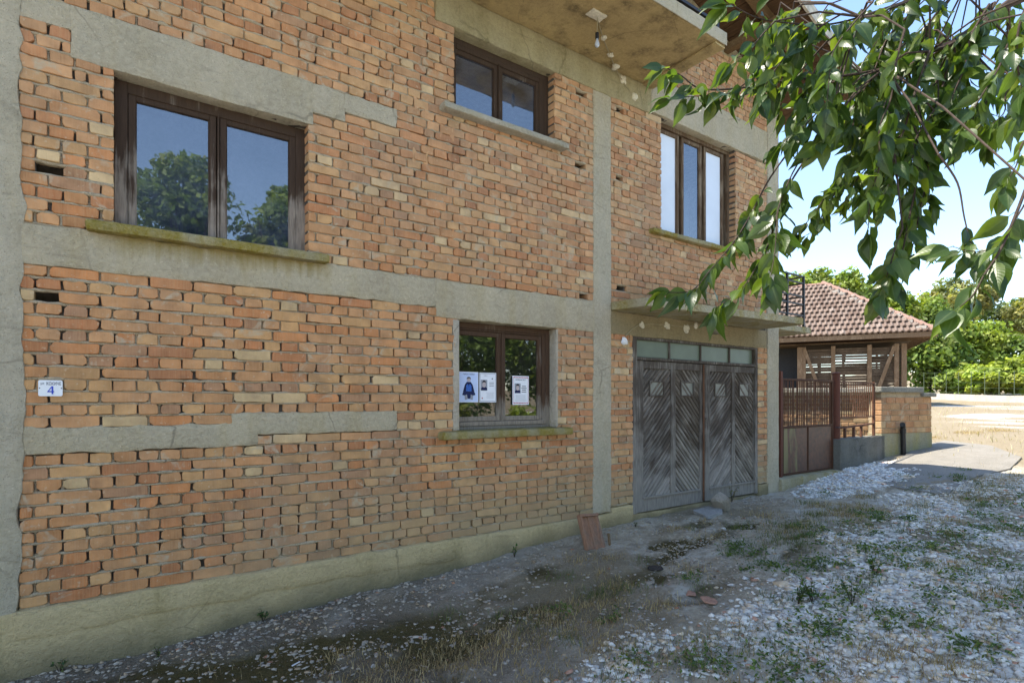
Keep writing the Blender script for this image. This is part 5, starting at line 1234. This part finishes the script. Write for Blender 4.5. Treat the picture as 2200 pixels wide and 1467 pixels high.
for ti, (pts, d0, d1, rad, sp, L, bare) in enumerate(TW):
    P = C8(pts, d0, d1); Q = []
    for i in range(len(P)-1):                      # smooth the twig
        p0, p1, p2, p3 = P[max(i-1, 0)], P[i], P[i+1], P[min(i+2, len(P)-1)]
        for k in range(5):
            t = k/5; Q.append(.5*((2*p1)+(p2-p0)*t+(2*p0-5*p1+4*p2-p3)*t*t+(3*p1-p0-3*p2+p3)*t**3))
    Q.append(P[-1]); m = MB().tube(Q, [rad*(1-.72*i/len(Q)) for i in range(len(Q))], 6); m.build('twig', M['twig'], ch)
    acc = 0; side = 1; tot = sum((Q[i+1]-Q[i]).length for i in range(len(Q)-1)); run = 0
    for i in range(len(Q)-1):
        sg_ = (Q[i+1]-Q[i]); run += sg_.length; acc += sg_.length
        while acc > sp:
            acc -= sp*.60*rl.uniform(.7, 1.3)
            if run < tot*bare: continue
            side = -side; p = Q[i].lerp(Q[i+1], rl.random()); tg = sg_.normalized()
            vdir = (p-CAM).normalized(); out = tg.cross(Vector((0, 0, 1))); out = (out if out.length > .1 else Vector((1, 0, 0))).normalized()*side
            d = (tg*rl.uniform(.2, .9) + out*rl.uniform(.1, .9) + GL*rl.uniform(.15, 1.1) + Vector((rl.uniform(-.6, .6), rl.uniform(-.6, .6), rl.uniform(-.3, .35)))).normalized()
            nrm = Vector((rl.uniform(-1, 1), rl.uniform(-1, 1), rl.uniform(.1, 1.1))) - vdir*rl.uniform(-.1, .9)
            nrm = (nrm-d*nrm.dot(d)).normalized(); xax = d.cross(nrm)
            s = L*rl.uniform(.48, 1.02)
            leaves.append((p + d*s*.22, Matrix((xax, d, nrm)).transposed(), s, rl.randrange(16)))
    # last leaves at the tip
    tg = (Q[-1]-Q[-3]).normalized()
    for k in range(3):
        d = (tg + GL*rl.uniform(.1, .8)+Vector((rl.uniform(-.5, .5), rl.uniform(-.5, .5), rl.uniform(-.3, .3)))).normalized(); nrm = Vector((rl.uniform(-1, 1), rl.uniform(-1, 1), rl.uniform(.2, 1)))-(Q[-1]-CAM).normalized()*.5; nrm = (nrm-d*nrm.dot(d)).normalized()
        leaves.append((Q[-1]+d*L*.2, Matrix((d.cross(nrm), d, nrm)).transposed(), L*rl.uniform(.7, 1.1), rl.randrange(16)))
# leafy crown above and to the right of the picture
rr = np.random.default_rng(5)
for k in range(520):
    p = Vector((rr.uniform(2.6, 7.5), rr.uniform(-8.2, -4.0), rr.uniform(2.7, 5.0)))
    u, v, d = px(p)
    if d > .3 and -100 < u < 2230 and -60 < v < 1500: continue
    d_ = (GL*rr.uniform(.3, 1)+Vector(rr.normal(size=3))*.5).normalized(); nrm = Vector(rr.normal(size=3))+Vector((0, 0, .6)); nrm = (nrm-d_*nrm.dot(d_)).normalized()
    leaves.append((p, Matrix((d_.cross(nrm), d_, nrm)).transposed(), .12*rr.uniform(.7, 1.2), int(rr.integers(16))))
def leaf_col(): 
    q = rl.random(); b = (.042, .080, .022) if q < .4 else ((.068, .112, .022) if q < .8 else (.105, .150, .028)); k = rl.uniform(.8, 1.2); return tuple(x*k for x in b)
LV = []
for s_, (V, Fs, UV) in enumerate(SH):
    for j in range(3):
        me = bpy.data.meshes.new('leaf'); me.from_pydata(V.tolist(), [], Fs); me.update(); vcol(me, [leaf_col()]*len(V)); vcol(me, UV, 'lf'); smooth(me); me.materials.append(M['leaf']); LV.append(me)
def shown(l):
    u, v, d = px(l[0]); return l[2]/d if (d > .2 and 0 < u < 2200 and 0 < v < 1467) else 0
leaves.sort(key=lambda l: -shown(l))
V_, F_, C_, U_ = [], [], [], []; base = 0
for k, (p, m3, s, vi) in enumerate(leaves):
    if k < 300:
        o = obj('leaf', LV[vi*3+rl.randrange(3)], None, ch, p-CT); o.rotation_euler = m3.to_euler(); o.scale = (s, s, s)
    else:
        V, Fs, UV = SH[vi]; U_ += UV; W = (np.array(m3) @ (V*s).T).T + np.array(p-CT); V_.append(W); F_.append(np.array(Fs)+base); base += len(V); C_.append(np.tile(leaf_col(), (len(V), 1)))
me = fast('crown', np.vstack(V_), np.vstack(F_), np.vstack(C_)); vcol(me, U_, 'lf'); smooth(me); tag(obj('crown', me, M['leaf'], ch), kind='stuff')
# trunk and limbs standing outside the picture
m = MB(); top = CT+Vector((-.25, .25, 2.3))
m.tube([CT+Vector((0, 0, -.1)), CT+Vector((.03, .02, .8)), CT+Vector((-.1, .1, 1.6)), top], [.14, .115, .105, .085], 10); m.build('trunk', M['bark'], ch)
starts = [C8([t[0][0]], t[1], t[1]+1e-6)[0] if 0 else atd(1360+t[0][0][0]/2.038, t[0][0][1]/2.038, t[1]) for t in TW]
forks = [atd(2330, -60, 2.6), atd(2300, -260, 3.0), atd(2420, 250, 2.3)]
m = MB()
for f_ in forks: m.tube([top, top.lerp(f_, .5)+Vector((0, 0, .35)), f_], [.06, .042, .022], 8)
big = [atd(2330, -60, 2.6), atd(1360+1640/2.038, 20/2.038, 2.6), atd(1360+1560/2.038, 80/2.038, 2.6), atd(1360+1400/2.038, 190/2.038, 2.6), atd(1360+1300/2.038, 225/2.038, 2.6), atd(1360+1200/2.038, 300/2.038, 2.65), atd(1360+1060/2.038, 370/2.038, 2.7)]
m.tube(big, [.022, .019, .017, .015, .012, .008, .004], 8)
m.tube([atd(2300, -260, 3.0), atd(2100, -80, 2.8), atd(1360+1230/2.038, 0, 2.5), atd(1360+1000/2.038, 75/2.038, 2.42)], [.022, .014, .010, .006], 7)
hub = [Vector(p) for p in big[1:]]+[atd(2100, -80, 2.8), atd(1360+1100/2.038, 300/2.038, 2.55), atd(1360+1000/2.038, 75/2.038, 2.42)]
for s_ in starts:
    h = min(hub+forks, key=lambda q: (q-s_).length)
    if (h-s_).length > .02: m.tube([h, h.lerp(s_, .5)+Vector((0, 0, .03)), s_], [.005, .004, .0035], 6)
m.build('limb', M['twig'], ch)
# ------------------------------------------------------------------ small things on the ground
def rock_mesh(name, rx_, ry_, rz_, seed, sub=3, rough_=.22):
    import bmesh
    bm = bmesh.new(); bmesh.ops.create_icosphere(bm, subdivisions=sub, radius=1)
    V = np.array([v.co for v in bm.verts]); r = np.random.default_rng(seed)
    for k in range(13):                             # knock flat facets
        d = r.normal(size=3); d /= np.linalg.norm(d); c = r.uniform(.50, .82); e = V @ d-c; V = V-np.outer(np.clip(e, 0, None), d)*.92
    V *= (1+(fbm(V[:, 0]*2+seed, V[:, 1]*2, V[:, 2]*2, seed)-.5)*rough_)[:, None]
    V *= np.array([rx_, ry_, rz_])
    for v, c in zip(bm.verts, V): v.co = c
    me = bpy.data.meshes.new(name); bm.to_mesh(me); bm.free(); return me
M['rock'] = concrete('grey_rock', (.34, .30, .24), (.22, .19, .15), (.16, .12, .07), .5)
M['stone'] = concrete('pale_stone', (.34, .33, .31), (.25, .24, .22), (.2, .18, .14), .4)
p = gnd(1552, 1098); o = obj('rock', rock_mesh('rock', .21, .16, .145, 12), M['rock'], None, (p.x, p.y+.03, p.z+.10), (0, 0, .3)); tag(o, 'rough grey rock lying before the garage door', 'rock')
p = gnd(1522, 1106); t = slab([(-.24, -.10), (.02, -.16), (.26, -.06), (.20, .10), (-.12, .14)], 0, .035, 'stone_slab', M['stone'], None, 8, .06); t.location = (p.x, p.y, p.z+.02); t.rotation_euler = (.05, -.06, .2); tag(t, 'thin flat stone slab under the grey rock', 'stone')
p = gnd(1410, 1213); o = obj('dung_cake', rock_mesh('dung_cake', .075, .07, .030, 22, 3, .6), flat('dung', (.055, .045, .038), .95, .05, var=.4, sc_=60), None, (p.x, p.y, float(gz(p.x, p.y))+.008)); o.scale = (1, 1, .7); tag(o, 'dark round cake of dried dung on the bare ground', 'dung')
# terracotta roof tile leaning against the plinth
p = gnd(1280, 1176); M['terra'] = wood('weathered_terracotta', (.30, .16, .095), (.20, .16, .125), (20, 20, 3), .45)
V = []; prof = [(-.125, .0), (-.115, .028), (-.09, .03), (-.08, .004), (-.02, .004), (-.012, .018), (.02, .018), (.03, .004), (.08, .004), (.092, .022), (.118, .02), (.125, .0)]
n = len(prof); V = [(u, -d_, z_) for z_ in (0, .36) for u, d_ in prof]+[(u, -d_+.016, z_) for z_ in (0, .36) for u, d_ in prof]
Fs = [(i, i+1, n+i+1, n+i) for i in range(n-1)]+[(2*n+i, 3*n+i, 3*n+i+1, 2*n+i+1) for i in range(n-1)]+[(n+i, n+i+1, 3*n+i+1, 3*n+i) for i in range(n-1)]+[(0, n, 3*n, 2*n), (n-1, 3*n-1, 4*n-1, 2*n-1)]
m = MB().add(V, Fs).box((-.118, -.034, .335), (.118, .012, .363)); tl = thing('roof_tile', (p.x, p.y, float(gz(p.x, p.y))), 'old terracotta roof tile leaning against the wall foot', 'tile')
o = obj('tile', m.mesh('tile'), M['terra'], tl); o.rotation_euler = (-.46, .05, -.10); o.location = (0, 0, -.01)
o = MB().box((-.012, -.01, 0), (.012, .01, .13), None, .003).build('splinter', M['rafter'], None); o.location = (p.x+.17, p.y-.03, float(gz(p.x+.17, p.y-.03))-.01); o.rotation_euler = (-.4, .25, 0); o.name = 'wood_splinter'; tag(o, 'small orange wood splinter beside the leaning roof tile', 'stick')
M['chip'] = flat('tan_chip', (.30, .25, .19), .9, .1, var=.3, sc_=30)
M['shard'] = flat('brick_shard', (.34, .19, .13), .9, .1, var=.3, sc_=30)
for i, (x, y, s_, lab) in enumerate([(1485, 1268, .06, 'flat reddish brick shard at the gravel edge, upper one'), (1522, 1290, .075, 'larger brown tile shard at the gravel edge below the reddish one'), (1895, 1230, .06, 'reddish brick shard lying out in the white gravel'), (1398, 1242, .05, 'flat tan stone chip below the dung cake')]):
    p = gnd(x, y); o = obj('brick_shard', rock_mesh('brick_shard', s_*1.3, s_, .022, 40+i, 2), M['shard'] if i < 3 else M['chip'], None, (p.x, p.y, float(gz(p.x, p.y))+.006), (.05, 0, i)); tag(o, lab, 'shard')
M['offcut'] = flat('white_plastic', (.62, .62, .63), .5, .3, var=.05)
p = gnd(636, 1430); o = MB().box((-.032, -.005, 0), (.032, .005, .006), None, .002).build('plastic_strip', M['offcut']); o.location = (p.x, p.y, p.z+.012); o.rotation_euler = (0, 0, .5); tag(o, 'short white plastic strip on the dark moss', 'strip')
# ------------------------------------------------------------------ gravel, straw, weeds
import bmesh
bm = bmesh.new(); bmesh.ops.create_icosphere(bm, subdivisions=1, radius=1); IV = np.array([v.co for v in bm.verts]); IF = np.array([[v.index for v in f.verts] for f in bm.faces]); bm.free()
def in_view(X, Y, Z, mx=60):
    x, y, z = X-CAM.x, Y-CAM.y, Z-CAM.z; zc = x*FW[0]+y*FW[1]; zc_ = np.maximum(zc, .05)
    u = CX+F*(x*RT[0]+y*RT[1])/zc_; v = HY-F*z/zc_
    return (zc > .3) & (u > -mx) & (u < 2200+mx) & (v < 1467+mx)
def scatter(n, lo, hi, wf, seed):
    r = np.random.default_rng(seed); X = r.uniform(lo[0], hi[0], n); Y = r.uniform(lo[1], hi[1], n)
    k = r.random(n) < wf(X, Y); X, Y = X[k], Y[k]; Z = gz(X, Y); k = in_view(X, Y, Z); return X[k], Y[k], Z[k]
def stones(name, X, Y, Z, smin, smax, seed, tint=None, sink=.25):
    r = np.random.default_rng(seed); n = len(X); s = smin+(smax-smin)*r.random(n)**2.6
    S = s[:, None]*np.stack([r.uniform(.8, 1.5, n), r.uniform(.7, 1.1, n), r.uniform(.22, .55, n)], 1)
    a = r.uniform(0, 6.28, n); ca, sa = np.cos(a), np.sin(a); t = r.normal(0, .25, n); ct, st_ = np.cos(t), np.sin(t)
    J = IV[None]*(1+r.uniform(-.46, .34, (n, len(IV), 1))); J = J*S[:, None]
    x, y, z = J[..., 0], J[..., 1], J[..., 2]; y, z = y*ct[:, None]-z*st_[:, None], y*st_[:, None]+z*ct[:, None]
    V = np.stack([x*ca[:, None]-y*sa[:, None]+X[:, None], x*sa[:, None]+y*ca[:, None]+Y[:, None], z+Z[:, None]+(S[:, 2]*(.5-sink))[:, None]], 2)
    g = r.uniform(.50, .80, n); h = r.random(n); c = np.stack([g, g*.97, g*.90], 1)
    c[h < .14] *= np.array([.95, .82, .66]); c[(h > .14) & (h < .30)] *= np.array([.70, .72, .76]); c[h > .975] *= np.array([.85, .52, .40])
    if tint is not None: c *= np.array(tint)
    Fa = (IF[None]+(np.arange(n)*len(IV))[:, None, None]).reshape(-1, 3)
    return fast(name, V.reshape(-1, 3), Fa, np.repeat(c, len(IV), 0))
M['gravel'] = plain_col('limestone_gravel', .92, .12, 60, .006, .14)
gw = lambda X, Y: gravel_amt(X, Y)[0]*np.clip(1.15-.0*X, 0, 1)
X, Y, Z = scatter(200000, (.4, -5.2), (12, -.9), gw, 1)
zc = (X*FW[0]+(Y-CAM.y)*FW[1]); kk = rng.random(len(X)) < np.clip(1.15-zc*.055, .3, 1); X, Y, Z = X[kk], Y[kk], Z[kk]
me = stones('gravel', X, Y, Z, .005, .034, 2, (1.0, .97, .92), .42); tag(obj('gravel', me, M['gravel']), 'white limestone gravel covering the right foreground', 'gravel', kind='stuff')
X, Y, Z = scatter(16000, (7.7, -1.4), (12.2, .0), lambda X, Y: gravel_amt(X, Y)[1]*.8, 3)
me = stones('white_rubble', X, Y, Z, .006, .040, 4, (1.05, 1.05, 1.06)); tag(obj('white_rubble', me, M['gravel']), 'white crushed stone heaped before the gate', 'gravel', kind='stuff')
X, Y, Z = scatter(52000, (-1, -2.6), (7.5, -.02), lambda X, Y: np.clip(.10+.55*np.clip(fbm(X*1.6, Y*2.2, 0, 71)-.46, 0, 1)*5+.9*np.exp(-(Y/.40)**2)*np.clip((3.6-X)/1.5, 0, 1), 0, 1)*.85, 5)
me = stones('loose_grit', X, Y, Z, .003, .021, 6, (.60, .53, .45), .40); tag(obj('loose_grit', me, M['gravel']), 'small grey grit scattered along the wall foot', 'grit', kind='stuff')
X, Y, Z = scatter(1500, (.4, -5.2), (11.5, -.5), lambda X, Y: np.clip(gravel_amt(X, Y)[0]*.8+.03, 0, 1), 8)
me = stones('larger_stones', X, Y, Z, .022, .075, 9, (.96, .92, .86), .62); tag(obj('larger_stones', me, M['gravel']), 'larger pale stones half sunk among the gravel', 'stones', kind='stuff')
def blades(name, X, Y, Z, hmin, hmax, wid, cols, seed, lean=.9, seg=3, spread=.0):
    r = np.random.default_rng(seed); n = len(X); h = r.uniform(hmin, hmax, n); a = r.uniform(0, 6.28, n); ln = r.uniform(.25, 1, n)*lean
    dx, dy = np.cos(a), np.sin(a); V = []; t = np.linspace(0, 1, seg+1)
    for k, tk in enumerate(t):
        hor = h*ln*tk**1.4; ver = h*tk*np.sqrt(np.clip(1-(ln*tk*.9)**2, .02, 1)); w_ = wid*(1-tk*.85)*r.uniform(.7, 1.2, n)
        cx_, cy_, cz_ = X+dx*hor, Y+dy*hor, Z+ver
        V += [np.stack([cx_-dy*w_, cy_+dx*w_, cz_], 1), np.stack([cx_+dy*w_, cy_-dx*w_, cz_], 1)]
    V = np.stack(V, 1); m_ = V.shape[1]; q = np.array([[2*k, 2*k+1, 2*k+3, 2*k+2] for k in range(seg)])
    Fa = (q[None]+(np.arange(n)*m_)[:, None, None]).reshape(-1, 4); cc = np.array(cols)[r.integers(0, len(cols), n)]*r.uniform(.7, 1.25, (n, 1))
    return fast(name, V.reshape(-1, 3), Fa, np.repeat(cc, m_, 0))
M['grass'] = foliage('grass_blades', .25, .7, (1, 1, 1))
STRAW = [(.46, .335, .165), (.37, .26, .125), (.27, .18, .09), (.52, .40, .22), (.18, .12, .065)]
GRN = [(.10, .135, .03), (.15, .165, .04), (.075, .11, .026)]
def clump(cents, per, rad, seed):
    r = np.random.default_rng(seed); X = []; Y = []
    for (x, y, s_) in cents:
        k = int(per*s_*s_); X.append(x+r.normal(0, rad*s_, k)); Y.append(y+r.normal(0, rad*s_*.8, k))
    X = np.concatenate(X); Y = np.concatenate(Y); Z = gz(X, Y); k = in_view(X, Y, Z); return X[k], Y[k], Z[k]-.004
def gl(pts): return [(gnd(x, y).x, gnd(x, y).y, s_) for x, y, s_ in pts]
dryc = gl([(1010, 1420, .9), (1120, 1400, .8), (1220, 1360, .8), (1300, 1330, .7), (1180, 1440, .8), (1180, 1330, 1.2), (1080, 1370, 1.3), (960, 1400, 1.3), (850, 1430, 1.2), (760, 1455, 1), (1260, 1290, 1.0), (1330, 1250, .8), (1480, 1220, .8), (1700, 1145, 1.4), (1790, 1110, 1.2), (1640, 1110, 1.0), (1540, 1050, .1), (2150, 1035, 1.5), (2120, 1055, 1.3), (2080, 1070, 1.0), (1960, 1085, 1.0), (1880, 1095, 1.2), (1820, 1095, 1.1), (1760, 1090, 1.0), (1420, 1300, .7), (1330, 1400, .8), (1500, 1390, 1.0), (1600, 1350, .7), (1850, 1400, 1.2), (1950, 1420, 1.2), (2100, 1330, 1), (2050, 1440, 1.1), (1380, 1440, 1), (2180, 1150, .7), (2050, 1150, .6), (1700, 1400, .9), (2000, 940, 1.2), (2080, 930, 1.4), (2150, 925, 1.6), (2050, 965, .8)])
rt = np.random.default_rng(77)
for _ in range(420):
    x_, y_ = rt.uniform(.6, 11.5), rt.uniform(-4.8, -.5)
    if fbm(x_*1.3, y_*1.3, 0, 63) > .50: dryc.append((x_, y_, rt.uniform(.25, .75)))
X, Y, Z = clump(dryc, 330, .145, 11)
me = blades('dry_grass', X, Y, Z, .02, .075, .0022, STRAW, 12, 1.18); tag(obj('dry_grass', me, M['grass']), 'brown dry grass in tufts along moss and gravel', 'grass', kind='stuff')
X, Y, Z = scatter(13000, (12.2, -9), (34, 9), lambda X, Y: np.clip(.6-gravel_amt(X, Y)[1], 0, 1)*np.clip(1.2-X/40, 0, 1), 13)
me = blades('field_grass', X, Y, Z, .05, .18, .006, [(.40, .34, .23), (.34, .28, .18), (.45, .39, .28)], 14, 1.0, 2); tag(obj('field_grass', me, M['grass']), 'straw coloured grass of the sunny yard', 'grass', kind='stuff')
X, Y, Z = scatter(16000, (.0, -5), (12, -.15), lambda X, Y: .05+.4*np.clip(fbm(X*1.7, Y*1.7, 0, 61)-.52, 0, 1)*4, 15)
me = blades('straw_litter', X, Y, Z+.004, .02, .10, .0014, STRAW, 16, 1.08, 2); tag(obj('straw_litter', me, M['grass']), 'loose straw and twigs strewn over the ground', 'straw', kind='stuff')
rt = np.random.default_rng(78)
grx = [(rt.uniform(2, 11), rt.uniform(-4.6, -.6), rt.uniform(.25, .7)) for _ in range(110)]
grc = grx + gl([(1720, 1130, 1.1), (1660, 1165, 1.2), (1690, 1140, 1.0), (1580, 1180, .7), (1640, 1205, .7), (2120, 1050, 1.0), (2090, 1065, .9), (1560, 1060, .5), (1745, 1060, .6), (1300, 1270, .8), (1350, 1260, .7), (1130, 1345, .6), (1610, 1380, .8), (1500, 1400, .7), (1680, 1290, .5)])
X, Y, Z = clump(grc, 260, .15, 17)
me = blades('green_grass', X, Y, Z, .02, .09, .0022, GRN, 18, 1.05); tag(obj('green_grass', me, M['grass']), 'short green grass in tufts between moss and gravel', 'grass', kind='stuff')
# broad leaved weeds creeping over the gravel
def weeds(name, cents, per, rad, hgt_, size, cols, seed):
    r = np.random.default_rng(seed); V = []; C = []
    for (x, y, s_) in cents:
        k = int(per*s_); px_ = x+r.normal(0, rad*s_, k); py_ = y+r.normal(0, rad*s_*.8, k); pz_ = gz(px_, py_)+r.uniform(.004, hgt_*s_, k)
        P = np.stack([px_, py_, pz_], 1); n_ = r.normal(size=(k, 3))*.55+np.array([0, 0, 1]); n_ /= np.linalg.norm(n_, axis=1)[:, None]
        t = np.cross(n_, r.normal(size=(k, 3))); t /= np.linalg.norm(t, axis=1)[:, None]; b = np.cross(n_, t); s = size*r.uniform(.5, 1.3, (k, 1))
        V.append(np.stack([P-t*s, P+b*s*.45, P+t*s, P-b*s*.45], 1).reshape(-1, 3)); C.append(np.repeat(np.array(cols)[r.integers(0, len(cols), k)]*r.uniform(.7, 1.3, (k, 1)), 4, 0))
    V = np.vstack(V); return fast(name, V, np.arange(len(V)).reshape(-1, 4), np.vstack(C))
r = np.random.default_rng(31)
wp = [(1870, 1120, 1), (1850, 1190, 1), (1930, 1190, 1.3), (1910, 1205, 1), (1990, 1180, .9), (2040, 1150, 1.3), (2080, 1165, 1.2), (2010, 1185, 1), (2130, 1215, 1.3), (2180, 1230, .8), (2060, 1250, 1.1), (2000, 1285, .9), (1800, 1215, .9), (1740, 1215, .8), (1860, 1245, .8), (1710, 1230, .7), (1790, 1310, 1), (1820, 1280, .8), (1730, 1350, 1.1), (1790, 1360, 1), (1670, 1440, 1.3), (1700, 1420, 1), (1540, 1425, .8), (1905, 1330, .8), (2150, 1310, .9), (2180, 1090, 1), (2150, 1120, .9), (1620, 1185, .8), (1590, 1165, .7), (1770, 1060, .6), (1640, 1215, .7), (1950, 1120, .8), (1890, 1110, .7), (1820, 1130, .8), (2100, 1110, .9), (1980, 1350, .8), (2120, 1400, .7), (2190, 1290, .8)]
G2 = [(.065, .115, .034), (.09, .14, .036), (.05, .09, .03), (.12, .16, .036)]
rt = np.random.default_rng(79)
wx = [(rt.uniform(2.5, 11), rt.uniform(-4.6, -1.2), rt.uniform(.3, .8)) for _ in range(110)]
me = weeds('weeds', gl(wp)+wx, 130, .11, .07, .017, G2, 32); tag(obj('weeds', me, M['leaf_bg']), 'low green weeds creeping over the white gravel', 'weeds', kind='stuff')
# small plants at the wall foot, and two upright weeds in the gravel
def plant(P, h, n, size, cols, seed, label):
    z = float(gz(P[0], P[1])); t = thing('weed_plant', (P[0], P[1], z), label, 'plant', 'single weeds'); rr = random.Random(seed); m = MB(); V = []; Fs = []; C = []
    for k in range(4):
        a = rr.uniform(0, 6.28); e = Vector((math.cos(a)*h*.35, math.sin(a)*h*.35, h*rr.uniform(.7, 1.1))); m.tube([(0, 0, -.01), e*.5+Vector((0, 0, h*.08)), e], [.003, .0022, .001], 5)
        for j in range(n//4):
            f_ = rr.uniform(.25, 1); p = e*f_; d = Vector((rr.uniform(-1, 1), rr.uniform(-1, 1), rr.uniform(-.3, .6))).normalized(); nn = Vector((rr.uniform(-.5, .5), rr.uniform(-.5, .5), 1)); s_ = d.cross(nn).normalized(); L = size*rr.uniform(.6, 1.2); b0 = len(V)
            V += [p, p+d*L*.4+s_*L*.26, p+d*L, p+d*L*.4-s_*L*.26]; Fs.append((b0, b0+1, b0+2, b0+3)); C += [tuple(x*rr.uniform(.8, 1.2) for x in rr.choice(cols))]*4
    mm = bpy.data.meshes.new('foliage'); mm.from_pydata([tuple(v) for v in V], [], Fs); vcol(mm, C); mm.update(); obj('foliage', mm, M['leaf_bg'], t)
    obj('stem', m.mesh('stem'), M['twig'], t)
for i, (x, y, h, n, s_, lab) in enumerate([(563, 1335, .09, 36, .035, 'small green seedling at the wall foot, left of centre'), (340, 1408, .07, 40, .025, 'dark green weed at the wall foot below the house number'), (128, 1446, .08, 30, .03, 'weed at the wall foot in the lower left corner'), (1105, 1205, .11, 30, .035, 'pale green weed sprouting before the brick wall below the papered window'), (1365, 1133, .05, 40, .02, 'tiny green weed at the left foot of the garage door'), (1572, 1080, .24, 60, .03, 'yellowish upright weed before the right door leaf')]):
    p = gnd(x, y); c = G2 if i < 5 else [(.14, .13, .04), (.10, .11, .035)]
    plant((p.x, min(p.y, -.06)), h, n, s_, c, 50+i, lab)
for i, (x, y, lab) in enumerate([(1715, 1300, 'taller leafy weed in the gravel, left one'), (1745, 1295, 'leafy weed in the gravel just right of the taller one'), (1830, 1300, 'leafy weed with narrow leaves in mid gravel'), (1880, 1240, 'thin stemmed weed farther back in the gravel')]):
    p = gnd(x, y); plant((p.x, p.y), .17, 70, .04, G2, 70+i, lab)
